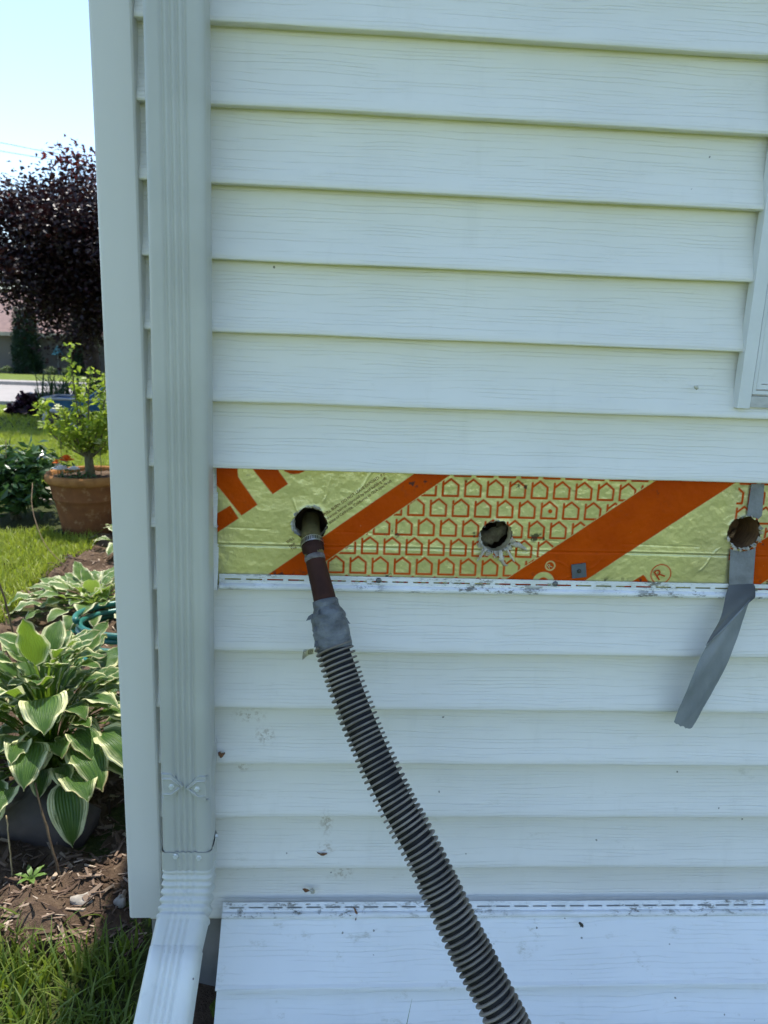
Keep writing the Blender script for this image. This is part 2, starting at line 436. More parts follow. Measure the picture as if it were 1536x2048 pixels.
s2t = line_sd((270.9, 795.5), (501.7, 967.1)); s2b = line_sd((402.1, 795.9), (632.6, 966.4))
s3t = line_sd((679.6, 863.2), (700.8, 878.5)); s3b = line_sd((700, 795.4), (922.6, 964.1)); s4t = line_sd((1030, 795.5), (1260.8, 967.1)); s4b = line_sd((1161, 795.9), (1391.7, 966.4))
ico = np.full(X.shape, 99.)
HS = [((1.9, 1.9), (2.0, 26.2)), ((3, 20.3), (14.2, 29.2)), ((14.2, 29.2), (26.6, 19.4)), ((26.6, 19.4), (26.6, 1.9)), ((26.6, 1.9), (1.9, 1.9))]
for row in range(-1, 7):
    z0 = 931.4-32.6*row; off = 158.8-17.85*(row % 2)
    for i in range(-6, 36):
        x0 = off+35.7*i
        if x0 < -80 or x0 > 1330: continue
        mk = (X > x0-4) & (X < x0+33) & (Z > z0-4) & (Z < z0+34)
        if not mk.any(): continue
        for a, b in HS:
            ico[mk] = np.minimum(ico[mk], seg_d(X[mk], Z[mk], (a[0]+x0, a[1]+z0), (b[0]+x0, b[1]+z0))-1.85)
dot = np.minimum(np.hypot(X-335.5, Z-912.5)-3.6, np.hypot(X-10, Z-846)-3.6)
ico = np.minimum(ico, dot)
ico = np.where((s1b < -1.0) & (s2t > 1.0), ico, np.where(((s3t > 1.0) & (X > 640) & (X < 760)) | ((s3b < -1.0) & (s4t > 1.0)), ico, 99.))
sd = np.minimum(sd, ico)
sd = np.minimum(sd, np.maximum(s1t, -s1b)); sd = np.minimum(sd, np.maximum(s2t, -s2b))
sd = np.minimum(sd, np.maximum(np.maximum(s3t, 655-X), -s3b)); sd = np.minimum(sd, np.maximum(s4t, -s4b))
for pg in ([(-200, 990), (-160.9, 990), (-160.9, 965.2), (-160, 955), (-155, 946.9), (-130, 911.3), (-155.3, 892.9), (-189.2, 935.7), (-200, 948)],
           [(-152, 990), (-112, 990), (-96.8, 965), (-82.6, 945.8), (-106.7, 928.6), (-134.9, 963.9)],
           [(-172.4, 909.2), (-159.4, 888.6), (-190, 866.7), (-205, 856), (-205, 888)],
           [(-90, 975), (-88.8, 966), (-81, 962.4), (-74.7, 961.5), (-66, 962.5), (-58.6, 966.1), (-50, 975)],
           [(455, 777), (500, 809.5), (503.5, 807), (524, 780)]):
    sd = np.minimum(sd, poly_sd(X, Z, pg))
r2_ = np.hypot(X-529.8, Z-810.9); sd = np.minimum(sd, np.abs(r2_-16.6)-1.1)
# reversed-out marks on the wide stripe
r1_ = np.hypot(X-343.7, Z-821.4); hole_ink = np.abs(r1_-7.4)-.9
rS = np.hypot(X-334.5, Z-792.5); hole_ink = np.minimum(hole_ink, np.maximum(np.abs(rS-13.5)-4.6, -(Z-792+.6*(X-334))-9))
sd = np.maximum(sd, -hole_ink)
ink = np.clip(.5-sd/st, 0, 1)
HOLES = [(-47.3, 882.9, 26.3), (250.7, 868.6, 25.8), (659.8, 884.9, 27.0)]
hr = np.full(X.shape, 1e9)
for hx, hz, hrad in HOLES:
    a = np.arctan2(Z-hz, X-hx)
    rr = hrad*(1+.030*np.sin(3*a+hx)+.022*np.sin(7*a+1.3*hx)+.018*np.sin(13*a+hx*.7)+.015*np.sin(23*a))
    hr = np.minimum(hr, np.hypot(X-hx, Z-hz)-rr)
def vnoise(sc_, seed, oct_=3):
    g = np.random.default_rng(seed); out = np.zeros(X.shape); amp = 1
    for o_ in range(oct_):
        G = g.random((int(206/sc_)+4, int(1520/sc_)+4)); fx = (X-gx[0])/sc_; fz = (Z-gzz[0])/sc_
        ix = fx.astype(int); iz = fz.astype(int); ux = fx-ix; uz = fz-iz; ux = ux*ux*(3-2*ux); uz = uz*uz*(3-2*uz)
        out += amp*(G[iz, ix]*(1-ux)*(1-uz)+G[iz, ix+1]*ux*(1-uz)+G[iz+1, ix]*(1-ux)*uz+G[iz+1, ix+1]*ux*uz)
        amp *= .5; sc_ /= 2
    return out-.9
yy = 16.2+1.2*vnoise(60, 3, 2)+.75*vnoise(13, 5, 3)
cre = 844.9+.4*np.sin(X/60)
yy += 1.3*np.exp(-((Z-cre)/1.5)**2)-.5*np.exp(-((Z-cre-3.2)/1.6)**2)
yy += .5*np.exp(-((Z-870+.02*X)/1.3)**2)*(np.sin(X/37)>-.2)
for (cx_, cz_, an, ln_) in [(405, 815, .7, 40), (375, 818, 2.7, 38), (385, 806, 3.6, 30), (20, 930, .9, 60), (-75, 925, -1.2, 50), (-30, 915, 1.2, 45), (-40, 845, -.6, 40), (300, 850, -.5, 36), (590, 815, .9, 60)]:
    t = (X-cx_)*math.cos(an)+(Z-cz_)*math.sin(an); s_ = -(X-cx_)*math.sin(an)+(Z-cz_)*math.cos(an)+2*np.sin(t/9)
    yy += -.9*np.exp(-(s_/1.3)**2)*np.clip(t/6, 0, 1)*np.clip((ln_-t)/12, 0, 1)
yy += -2.0*np.exp(-np.maximum(hr, 0)/4.0)*(.4+vnoise(9, 11, 2)+.5)
# scuffs (dirt) mask
scf = np.clip((vnoise(34, 21, 2)+.05)*4, 0, 1)*np.clip((vnoise(6, 22, 3)-.15)*5, 0, 1)
band = np.exp(-((Z-868)/5.5)**2)+np.exp(-((Z-953)/5)**2)*.9+.06+.8*np.exp(-((Z-796)/6)**2)
scuff = np.clip(scf*band*2.4, 0, 1)
grey = np.clip((X-560)/90, 0, 1)*np.clip((900-X)/120, 0, 1)*(.35+.4*vnoise(30, 31, 2))
keep_v = hr > 0
nx, nz_ = X.shape[1], X.shape[0]
idx = np.arange(X.size).reshape(X.shape)
q = np.stack([idx[:-1, :-1], idx[:-1, 1:], idx[1:, 1:], idx[1:, :-1]], -1).reshape(-1, 4)
kq = keep_v.ravel()[q].all(1)
q = q[kq]
VV = np.stack([X.ravel(), yy.ravel(), Z.ravel()], -1)/1000
def foil_mat():
    s = MT('printed_foil'); v = s.coords('Object')
    a = s.n('Attribute', attribute_name='ink'); b = s.n('Attribute', attribute_name='scuff'); g = s.n('Attribute', attribute_name='dull')
    foil = s.mix(s.sm(s.noise(v, 7, 4), .3, .7), (.69, .66, .31), (.58, .55, .26))
    foil = s.mix(g.outputs['Fac'], foil, (.42, .40, .30))
    inkc = s.mix(s.sm(s.noise(v, 12, 4), .3, .7), (.56, .078, .002), (.47, .060, .002))
    wear = s.sm(s.noise(v, 130, 4, .7), .70, .76)
    ia = s.math('MULTIPLY', a.outputs['Fac'], s.math('SUBTRACT', 1, s.math('MULTIPLY', wear, .7)))
    c = s.mix(ia, foil, inkc); c = s.mix(s.math('MULTIPLY', b.outputs['Fac'], .85), c, (.035, .033, .028))
    s.set(c, s.math('ADD', .30, s.math('MULTIPLY', ia, .15)), s.math('MULTIPLY', s.math('SUBTRACT', 1, ia), .52), .06)
    s.bump(s.noise(v, 150, 4), .5, .0014); return s.m
board = bulk('foil_board', VV, q, foil_mat(), house, True, {'ink': ink.ravel(), 'scuff': scuff.ravel(), 'dull': np.clip(grey, 0, .8).ravel()})
board['label'] = 'foil sheathing printed with orange stripes and rows of small house outlines'
FOAM = noisy('foam_core', (.62, .55, .36), (.45, .37, .2), 60, .9, .6, 160)
WOODH = noisy('bored_wood', (.30, .17, .07), (.13, .07, .03), 60, .75, .5, 160, (1, 14, 1))
# bored hole walls
for i, (hx, hz, hrad) in enumerate(HOLES):
    dep = (.045, .042, .085)[i]
    V, F = [], []
    sg = 48; yv = [.0175, .021, .027, dep]
    for y in yv:
        for k in range(sg):
            a = 2*math.pi*k/sg; r_ = hrad/1000*(1+.03*math.sin(3*a+hx)+.022*math.sin(7*a+1.3*hx)+random.uniform(-.03, .03))
            V.append((hx/1000+r_*math.cos(a), y, hz/1000+r_*math.sin(a)))
    for j in range(len(yv)-1):
        for k in range(sg):
            l = (k+1) % sg; F.append((j*sg+k, (j+1)*sg+k, (j+1)*sg+l, j*sg+l))
    ob('bored_hole', V, F, WOODH if i == 2 else FOAM, house, True)
    if i == 2:
        V = [(hx/1000+.028*math.cos(2*math.pi*k/24), .084, hz/1000+.028*math.sin(2*math.pi*k/24)) for k in range(24)]
        ob('hole_back', V, [tuple(range(24))], WOODH, house)
        V, F = tube([(.645, .05, .862), (.655, .045, .872), (.668, .06, .878)], [.003, .005, .003], 8, wob=.3); ob('splinter', V, F, WOODH, house, True)
# torn paper and foam shreds at the hole rims
TORN = noisy('torn_paper', (.50, .48, .38), (.30, .29, .25), 60, .9, .3)
SHRED = noisy('foam_shred', (.66, .61, .48), (.40, .34, .24), 80, .95, .5)
def shreds(hx, hz, r0, n, a0, a1, ln, seed, wid=.004):
    g = random.Random(seed); V, F = [], []
    for _ in range(n):
        a = g.uniform(a0, a1); l = ln*g.uniform(.25, 1); w_ = wid*g.uniform(.5, 1.6); b = a+g.uniform(-.7, .7)
        p = Vector((hx+r0*math.cos(a), .0140, hz+r0*math.sin(a)))
        d = Vector((math.cos(b), 0, math.sin(b))); s_ = Vector((-math.sin(b), 0, math.cos(b)))
        o_ = g.uniform(.001, .007); n0 = len(V)
        V += [p-s_*w_+Vector((0, .002, 0)), p+s_*w_+Vector((0, .002, 0)), p+d*l*.5+s_*w_*g.uniform(.3, 1.2)+Vector((0, -o_, 0)), p+d*l*.5-s_*w_*g.uniform(.3, 1.2)+Vector((0, -o_*.6, 0)),
              p+d*l+s_*w_*g.uniform(-.4, .4)+Vector((0, -o_*g.uniform(.1, 1.2), 0))]
        F += [(n0, n0+1, n0+2, n0+3), (n0+3, n0+2, n0+4)]
    return V, F
V, F = shreds(-.0473, .8829, .0255, 22, 1.0, 3.9, .007, 1); ob('torn_edge', V, F, TORN, house)['kind'] = 'stuff'
V, F = shreds(.2507, .8686, .0245, 24, 3.2, 6.3, .012, 2, .0028); ob('torn_edge', V, F, SHRED, house)['kind'] = 'stuff'
V, F = shreds(.2507, .8686, .0250, 16, 0, 6.28, .006, 3, .0018); ob('torn_edge', V, F, TORN, house)['kind'] = 'stuff'
V, F = shreds(.6598, .8849, .0260, 18, 3.3, 6.6, .008, 4, .0026); ob('torn_edge', V, F, SHRED, house)['kind'] = 'stuff'
V, F = shreds(.6598, .8849, .0260, 14, 0, 6.28, .007, 5, .0022); ob('torn_edge', V, F, TORN, house)['kind'] = 'stuff'
for (pts, rr) in [([(.274, .012, .856), (.284, .006, .8585), (.296, .006, .852), (.302, .009, .8475)], [.003, .0055, .004, .001]),
                  ([(.258, .012, .846), (.260, .006, .836), (.264, .007, .826), (.272, .010, .822)], [.005, .0065, .004, .001]),
                  ([(.236, .012, .849), (.229, .006, .842), (.224, .008, .834), (.222, .010, .828)], [.003, .0035, .003, .0015]),
                  ([(.268, .012, .850), (.276, .007, .838), (.283, .009, .829)], [.003, .003, .001])]:
    V, F = tube(smooth_path(pts, 10), list(np.interp(np.linspace(0, 1, 11), np.linspace(0, 1, len(rr)), rr)*.6), 8, wob=.6); ob('foam_curl', V, F, SHRED, house, True)
gcr = random.Random(31); V, F = [], []
for _ in range(60):
    a = gcr.uniform(3.3, 6.1); rd = .0255+abs(gcr.gauss(0, .006)); c_ = Vector((.2507+rd*math.cos(a), .0125, .8686+rd*math.sin(a))); q_ = gcr.uniform(.0006, .0022); n0 = len(V)
    V += [tuple(c_+Vector((gcr.uniform(-q_, q_), gcr.uniform(-q_, q_), gcr.uniform(-q_, q_)))) for _ in range(4)]; F += [(n0, n0+1, n0+2), (n0, n0+2, n0+3), (n0, n0+3, n0+1), (n0+1, n0+3, n0+2)]
ob('foam_crumbs', V, F, SHRED, house)['kind'] = 'stuff'
# batt insulation glimpsed in the middle hole
V, F = tube(smooth_path([(.226, .075, .85), (.244, .058, .856), (.262, .062, .862), (.28, .08, .88)], 14), .012, 10, wob=.3)
ob('batt_insulation', V, F, noisy('batt', (.26, .23, .13), (.12, .09, .05), 60, .95, .8, 200), house, True)
# lettering
def text_mesh(body, size):
    cu = bpy.data.curves.new('lettering', 'FONT'); cu.body = body; cu.size = size
    cu.resolution_u = 3; o = bpy.data.objects.new('lettering', cu); COL.objects.link(o)
    dg = bpy.context.evaluated_depsgraph_get(); me = bpy.data.meshes.new_from_object(o.evaluated_get(dg))
    bpy.data.objects.remove(o); bpy.data.curves.remove(cu); return me
BROWN = noisy('brown_ink', (.16, .06, .015), (.12, .045, .01), 40, .6)
ORNG = noisy('orange_ink', (.50, .06, .001), (.41, .046, .001), 12, .4)
FOILP = noisy('foil_letter', (.58, .55, .29), (.50, .48, .27), 12, .4, metal=.3)
def lettering(body, size, x, z, ang, mat, sx=1.0, y=.0142):
    me = text_mesh(body, size); me.materials.clear(); me.materials.append(mat)
    o = bpy.data.objects.new('lettering', me); link(o)
    o.matrix_world = Matrix.Translation((x, y, z)) @ Matrix.Rotation(R(90), 4, 'X') @ Matrix.Rotation(ang, 4, 'Z') @ Matrix.Diagonal((sx, 1, 1, 1))
    mw = o.matrix_world.copy(); o.parent = house; o.matrix_parent_inverse = parent_inv(house); o.matrix_basis = mw
    return o
TA = R(36.6)
lettering('WILL BURN. DO NOT LEAVE EXPOSED. If n', .0066, -.0255, .8955, TA, BROWN, .93)
lettering('a thermal barrier approved by local building offi', .0066, -.0235, .8875, TA, BROWN, .93)
lettering('State of California. Conforms to GSA specificati', .0066, -.0165, .8832, TA, BROWN, .93)
lettering('WILL', .0066, -.0825, .8495, TA, BROWN, .93)
lettering('type', .0066, -.0790, .8430, TA, BROWN, .93)
lettering('The', .0066, -.0755, .8372, TA, BROWN, .93)
lettering('R', .026, .5250, .7995, TA, ORNG, 1.0, .0140)
lettering('R', .0115, .3415, .8163, TA, FOILP, 1.0, .0140)
# square plastic fastener washer
WASH = noisy('washer_plastic', (.115, .135, .15), (.09, .105, .12), 60, .5)
V, F = box(-.0118, .0118, -.0016, .0006, -.0118, .0118)
wsh = ob('fastener_washer', V, F, WASH, house)
wsh.matrix_basis = Matrix.Translation((.391, .0138, .8148)) @ Matrix.Rotation(R(-9), 4, 'Y')
o = ob('nail_head', *lathe([(0, 0), (.0034, .0003), (.0036, .0012), (0, .0018)], 0, 0, 12), DARK, None, True)
o.matrix_world = Matrix.Translation((.391, .0124, .8148)) @ Matrix.Rotation(R(90), 4, 'X')
mw = o.matrix_world.copy(); o.parent = house; o.matrix_parent_inverse = parent_inv(house); o.matrix_basis = mw
# ---- window at the right edge
WINP = noisy('window_vinyl', (.74, .76, .75), (.66, .68, .67), 9, .4, .1, 120)
WIND = noisy('window_dirty', (.60, .60, .58), (.40, .40, .38), 22, .55, .2, 120, (1, 1, 2))
win = ob('window', *join(box(WX0, WX0+.0195, -.006, .012, WZ0, WZ1), box(WX1-.0215, WX1, -.006, .012, WZ0, WZ1), box(WX0+.0217, WX1-.0217, -.0055, .012, WZ1-.0215, WZ1-.0003)), WINP, house)
def ring(x0, x1, z0, z1, w_, y0, y1):
    return join(box(x0, x0+w_, y0, y1, z0, z1), box(x1-w_, x1, y0, y1, z0, z1), box(x0+w_, x1-w_, y0+.0004, y1, z0, z0+w_), box(x0+w_, x1-w_, y0+.0004, y1, z1-w_, z1))
V, F = box(WX0+.0225, WX1-.0225, -.001, .014, WZ0+.0015, WZ0+.0185); ob('window_sill', V, F, WIND, win)
V, F = ring(WX0+.024, WX1-.024, WZ0+.0215, WZ1-.024, .0055, .001, .014); ob('window_frame', V, F, WINP, win)
V, F = ring(WX0+.032, WX1-.032, WZ0+.0292, WZ1-.032, .007, .005, .016); ob('window_frame', V, F, WINP, win)
V, F = ring(WX0+.0405, WX1-.0405, WZ0+.0378, WZ1-.0405, .012, .009, .02); ob('sash', V, F, WINP, win)
s = MT('window_glass'); s.set(noisy and (.26, .29, .31), .12, 0, .6); GLASS = s.m
V, F = box(WX0+.05, WX1-.05, .014, .017, WZ0+.048, WZ1-.05); ob('pane', V, F, GLASS, win)
V, F = box(WX0+.02, WX1-.02, .021, .024, WZ0+.01, WZ1-.02); ob('window_back', V, F, WIND, win)

# ------------------------------------------------------------------ loose siding panel leaning on the wall
loose = thing('loose_siding_panel', 'loose length of white double-lap siding leaning on the wall at the ground', 'siding panel', (0, -.06, .0))
def loose_profile():
    # along-panel coordinate t (0 = hem top, growing down) -> (depth outwards d, t)
    return [(.000, .0255), (.006, .075), (.0165, .1215), (.0200, .1262), (.0196, .1290), (-.003, .1286), (-.003, .1300), (.005, .18), (.0105, .2245), (.0112, .2282), (.0100, .2296), (.0, .2300)]
LA = R(33)   # tilt of the panel from the vertical
top_y, top_z = -.0065, .2035
def lp(d, t): # local panel (out, down) -> world y,z
    return (top_y-t*math.sin(LA)-d*math.cos(LA), top_z-t*math.cos(LA)+d*math.sin(LA))
V, F = extrude_x([(lp(d, t)) for d, t in loose_profile()], xs_range(-.1885, 2.9), .0006)
ob('siding_lap', V, [tuple(reversed(f)) for f in F], VINL, loose)
V, F = hem(-.1875, 2.9, 0, 0, off=.011)
V = [(x, *lp(-y, -z)) for x, y, z in V]
ob('nail_hem', V, F, HEM, loose)

# ------------------------------------------------------------------ downspout
spout = thing('downspout', 'white fluted metal downspout strapped to the wall beside the corner trim', 'downspout', (-.24, -.04, 0))
def spout_prof(w_=.078, d=.056, flute=.0034, r=.011, ox=0, oy=0):
    """closed outline, front is -y"""
    x0, x1, y0, y1 = -w_/2, w_/2, -d/2, d/2; P = []
    def arc(cx, cy, a0, a1, n=6): 
        for i in range(n+1):
            a = R(a0+(a1-a0)*i/n); P.append((cx+r*math.cos(a), cy+r*math.sin(a)))
    arc(x0+r, y0+r, 180, 270)
    fl0, fl1, nf = -.020, .0185, 4
    for i in range(nf*6+1):
        t = i/(nf*6); x = fl0+(fl1-fl0)*t
        P.append((x, y0+flute*(.5-.5*math.cos(2*math.pi*nf*t))*(1 if flute else 0)))
    arc(x1-r, y0+r, 270, 360); arc(x1-r, y1-r, 0, 90); arc(x0+r, y1-r, 90, 180)
    return [(a+ox, b+oy) for a, b in P]
def sx(z): return -.2262-.0085*(1.58-z)/1.12
SY = -.0405
V, F = extrude_z(spout_prof(), [2.46, 2.2, 1.8, 1.4, 1.0, .7, .5, .3495], lambda z: (sx(z), SY), caps=False)
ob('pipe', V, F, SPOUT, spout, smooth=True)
V, F = tube(smooth_path([(sx(2.44), SY, 2.43), (sx(2.5), SY, 2.50), (-.38, SY+.02, 2.555), (-.53, SY+.12, 2.57), (-.555, SY+.15, 2.60)], 16), .031, 14); ob('top_offset', V, F, SPOUT, spout, True)
# collar of the elbow
V, F = extrude_z(spout_prof(.0822, .0602, .0024), [.352, .3518, .33, .318], lambda z: (sx(z), SY), caps=False)
ob('elbow_collar', V, F, SPOUT, spout, smooth=True)
# pleated elbow and extension: sweep the outline along a bending path
def sweep(sections):
    V, F = [], []; n = None
    for (cx, cy, cz, ang, wd, dp, fl, roll) in sections:
        pr = spout_prof(wd, dp, fl); n = len(pr)
        # local x -> world x, local -y (front) tilts up as the pipe bends toward the camera
        fy, fz = -math.cos(ang), math.sin(ang)
        for a, b in pr:
            V.append((cx+a, cy+b*(-fy), cz-b*fz+a*roll))
    for i in range(len(sections)-1):
        for k in range(n):
            l = (k+1) % n; F.append((i*n+k, (i+1)*n+k, (i+1)*n+l, i*n+l))
    return V, F
secs = []
cx, cy, cz, ang = sx(.318), SY, .3190, 0.0
NP = 7; BEND = R(58)
for i in range(NP):
    for j, (wd, dp) in enumerate(((.0740, .0520), (.0805, .0585), (.0825, .0605), (.0785, .0565))):
        f = (i+j/4)/NP; ang = BEND*f
        step = .0150*(.25)
        secs.append((cx, cy, cz, ang, wd, dp, .0012, -.02*f))
        cy -= math.sin(ang)*step; cz -= math.cos(ang)*step; cx -= step*.10*f
for i in range(4):
    secs.append((cx, cy, cz, ang, .0785-.0008*i, .0565-.0003*i, .0026, -.02)); st_ = .0155
    cy -= math.sin(ang)*st_; cz -= math.cos(ang)*st_; cx -= st_*.09
V, F = sweep(secs); ob('elbow', V, F, SPOUT_LIT, spout, smooth=True)
ex = []
cy += math.sin(ang)*.026; cz += math.cos(ang)*.026; cx += .0028
ang2 = ang
for i in range(9):
    ex.append((cx, cy, cz, ang2, .0784+.0012*i, .0574, .0030, -.02)); st_ = .042
    cy -= math.sin(ang2)*st_; cz -= math.cos(ang2)*st_; cx -= st_*.035
    if cz < .04: ang2 = R(84)
V, F = sweep(ex); n = len(V)//len(ex); F.append(tuple(range(n)))
ob('extension', V, F, SPOUT_SKYLIT, spout, smooth=True)
# strap with two pointed tongues
def tongue(side):
    zc = .4725; xc = sx(zc)-.0005; yf = SY-.028-.0034
    e = side*.039
    tip = side*.0022
    outl = [(e, .021), (side*.0215, .0212), (tip, 0), (side*.0215, -.0212), (e, -.021)]
    dz = -.004*(1 if side > 0 else 0)
    V = [(xc+a, yf, zc+b+dz) for a, b in outl]+[(xc+a, yf+.0050, zc+b+dz) for a, b in outl]
    V += [(xc+e+side*.0012, SY-.012, zc+.021+.011*(side > 0)+dz), (xc+e+side*.0012, SY-.012, zc-.021+.011*(side > 0)+dz), (xc+e+side*.0012, SY+.034, zc+.021+.034*(side > 0)+dz), (xc+e+side*.0012, SY+.034, zc-.021+.034*(side > 0)+dz)]
    V[0] = (xc+e-side*.006, yf, zc+.021+dz); V[4] = (xc+e-side*.006, yf, zc-.021+dz)
    F = [(0, 1, 2, 3, 4), (0, 5, 6, 1), (1, 6, 7, 2), (2, 7, 8, 3), (3, 8, 9, 4), (0, 4, 11, 10), (10, 11, 13, 12)]
    rib = []
    for s_ in (1, -1):
        pth = [(xc+e-side*.006, yf-.0002, zc+s_*.0135+dz), (xc+side*.0205, yf-.0002, zc+s_*.0135+dz), (xc+side*.0075, yf-.0002, zc+s_*.0008+dz)]
        rib.append(tube(pth, .0019, 8))
    return (V, F), rib, (xc+side*.0200, yf, zc+dz)
strap = None
scr = []
for side in (-1, 1):
    a, rib, c = tongue(side)
    st_o = ob('strap', *a, SPOUT, spout)
    for r_ in rib: ob('strap_rib', *r_, SPOUT, st_o, True)
    scr.append(c)
zc = .3455
scr += [(-.2523, SY-.0296, zc), (-.2150, SY-.0296, zc-.003)]
SCREW = noisy('screw_painted', (.74, .77, .75), (.6, .62, .6), 200, .3, metal=.3)
for c in scr:
    o = ob('screw', *lathe([(.0048, 0), (.0050, .0010), (.0036, .0016), (.0034, .0038), (.0, .0042)], 0, 0, 6), SCREW, None, False)
    mw = Matrix.Translation(c) @ Matrix.Rotation(R(90), 4, 'X'); o.parent = spout; o.matrix_parent_inverse = parent_inv(spout); o.matrix_basis = mw
o = ob('screw', *lathe([(.0048, 0), (.0050, .0010), (.0036, .0016), (.0034, .0038), (.0, .0042)], 0, 0, 6), SCREW, None, False)
mw = Matrix.Translation((sx(.34)+.0403, SY+.012, .351)) @ Matrix.Rotation(R(90), 4, 'Y'); o.parent = spout; o.matrix_parent_inverse = parent_inv(spout); o.matrix_basis = mw

# ------------------------------------------------------------------ insulation blowing hose
hose = thing('insulation_blowing_hose', 'dark ribbed hose with brown nozzle pushed into the leftmost hole', 'hose', (-.0457, .012, .8611))
PTS = [(-.0475, .075, .8780), (-.0475, .05, .8703), (-.0457, .012, .8611), (-.0426, -.003, .853), (-.0368, -.022, .8327), (-.0203, -.055, .781), (-.0116, -.072, .7474), (-.0039, -.09, .7148), (.023, -.125, .6513), (.0535, -.163, .592), (.0875, -.200, .535), (.125, -.236, .481), (.157, -.270, .428), (.188, -.302, .378), (.2190, -.335, .333), (.238, -.356, .302), (.30, -.43, .19), (.40, -.53, .07), (.56, -.66, .032), (.85, -.80, .031)]
def part_path(i0, i1, n): return smooth_path(PTS[i0:i1+1], n)
OLIVE = noisy('olive_hose', (.17, .14, .05), (.11, .09, .035), 40, .45, .1)
PVC = noisy('brown_pipe', (.060, .024, .015), (.034, .014, .010), 22, .6, .25, 110, (1, 1, .4), dist=.001, spec=.15)
RUB = noisy('black_rubber', (.010, .010, .011), (.018, .018, .018), 30, .7)
RIB = noisy('rib_plastic', (.27, .24, .20), (.13, .115, .095), 20, .65, .35, 300, dist=.0006, detail=7)
TAPEW = noisy('tape_wrap', (.19, .205, .21), (.085, .092, .095), 34, .5, 1.0, 120, (1, 1, 2), dist=.004)
V, F = tube(part_path(0, 4, 14), .0152, 24); ob('hose_sleeve', V, F, OLIVE, hose, True)
p = [Vector(a) for a in smooth_path(PTS[2:7], 40)][:35]
nz = [tuple(a) for a in p[9:35]]
V, F = tube(nz, [.0172]*3+[.0176]*3+[.0170, .0150, .0146, .0146]+list(np.linspace(.0150, .0182, len(nz)-10)), 28); ob('nozzle', V, F, PVC, hose, True)
V, F = tube([tuple(a) for a in p[18:21]], [.0158, .0163, .0156], 28, wob=.02); ob('nozzle_joint', V, F, noisy('joint_grey', (.20, .19, .18), (.09, .07, .07), 90, .6), hose, True)
# worm-drive clamp band with slots
cl = [tuple(a) for a in p[7:12]]
V, F = tube(cl, .0180, 40, caps=False); band_o = ob('hose_clamp', V, F, METAL, hose, True)
PP, TT, NN = frames(cl)
mid = PP[2]; t_, n_ = TT[2], NN[2]; b_ = t_.cross(n_)
for k in range(40):
    a = 2*math.pi*k/40; c_, s_ = math.cos(a), math.sin(a)
    rad = n_*c_+b_*s_; tan = -n_*s_+b_*c_; ctr = mid+rad*.0181
    V = [tuple(ctr+t_*u_*.0032+tan*(v_*.0006+u_*.0005)+rad*.00025) for u_, v_ in ((-1, -1), (1, -1), (1, 1), (-1, 1))]
    ob('clamp_slot', V, [(0, 1, 2, 3)], RUB, band_o)
# taped joint
tp = part_path(5, 7, 22)
rr = [.0188, .0192, .0198, .0200, .0206, .0228, .0252, .0262, .0268, .0262, .0270, .0266, .0272, .0270, .0276, .0270, .0274, .0270, .0278, .0272, .0276, .0270, .0262]
V, F = tube(tp, rr, 36, wob=.035); ob('tape_wrap', V, F, TAPEW, hose, True)
V, F = [], []
PP, TT, NN = frames(tp)
for (i, a, l) in [(6, .3, .014), (7, 2.8, .012), (10, 3.4, .010), (15, 3.0, .012), (18, .2, .008), (20, 2.6, .010), (5, 6.0, .012), (12, .1, .008)]:
    rad = NN[i]*math.cos(a)+TT[i].cross(NN[i])*math.sin(a); ctr = PP[i]+rad*(rr[i]-.001); n0 = len(V)
    V += [tuple(ctr-TT[i]*.004), tuple(ctr+TT[i]*.004), tuple(ctr+rad*l+TT[i]*random.uniform(.001, .008)), tuple(ctr+rad*l*.6-TT[i]*.001)]
    F += [(n0, n0+1, n0+2, n0+3)]
ob('tape_shreds', V, F, TAPEW, hose)
# clamp tail
V, F = [], []
for i in range(7):
    x = -.0350-i*.0027; y = -.092-.0006*i*i*.3; z = .7135-.0002*i*i
    V += [(x, y, z+.0045), (x, y-.001, z-.0045)]
F = [(2*i, 2*i+2, 2*i+3, 2*i+1) for i in range(6)]
tail = ob('clamp_tail', V, F, METAL, hose, True)
for i in range(8):
    x = -.036-i*.0018; V = [(x, -.0935-.0001*i*i*.1, .7165), (x-.0008, -.0935, .7165), (x-.0018, -.0945, .7095), (x-.0010, -.0945, .7095)]
    ob('clamp_slot', V, [(0, 1, 2, 3)], RUB, tail)
# flexible hose: rubber core and outer helical rib
hp = part_path(7, 19, 150)
hp = [tuple(Vector(hp[0])*2-Vector(hp[2]))]+hp
V, F = tube(hp, .0222, 20); ob('hose_core', V, F, RUB, hose, True)
PP, TT, NN = frames(hp)
L = [0]
for a, b in zip(PP[:-1], PP[1:]): L.append(L[-1]+(b-a).length)
pitch = .0080; seg = 30; turns = int(L[-1]/pitch); HP = []
for i in range(turns*seg):
    s_ = (i/seg+.3)*pitch
    if s_ > L[-1]: break
    j = min(max(np.searchsorted(L, s_)-1, 0), len(L)-2); f = (s_-L[j])/(L[j+1]-L[j])
    c_ = PP[j].lerp(PP[j+1], f); t = TT[j].lerp(TT[j+1], f).normalized(); n_ = NN[j].lerp(NN[j+1], f); n_ = (n_-t*n_.dot(t)).normalized()
    b_ = t.cross(n_); a = 2*math.pi*i/seg; rad = n_*math.cos(a)+b_*math.sin(a)
    kq_ = .0009*math.sin(s_*61)+.0007*math.sin(s_*143+1)
    HP.append((c_+t*kq_, (t+rad*.05*math.sin(s_*97)).normalized(), rad*(1+.012*math.sin(s_*71+a*.5*0)+.010*math.sin(s_*33))))
V, F = [], []
sec = [(.0215, -.0014), (.0276, -.0015), (.0287, -.0007), (.0288, .0004), (.0279, .0015), (.0215, .0015)]
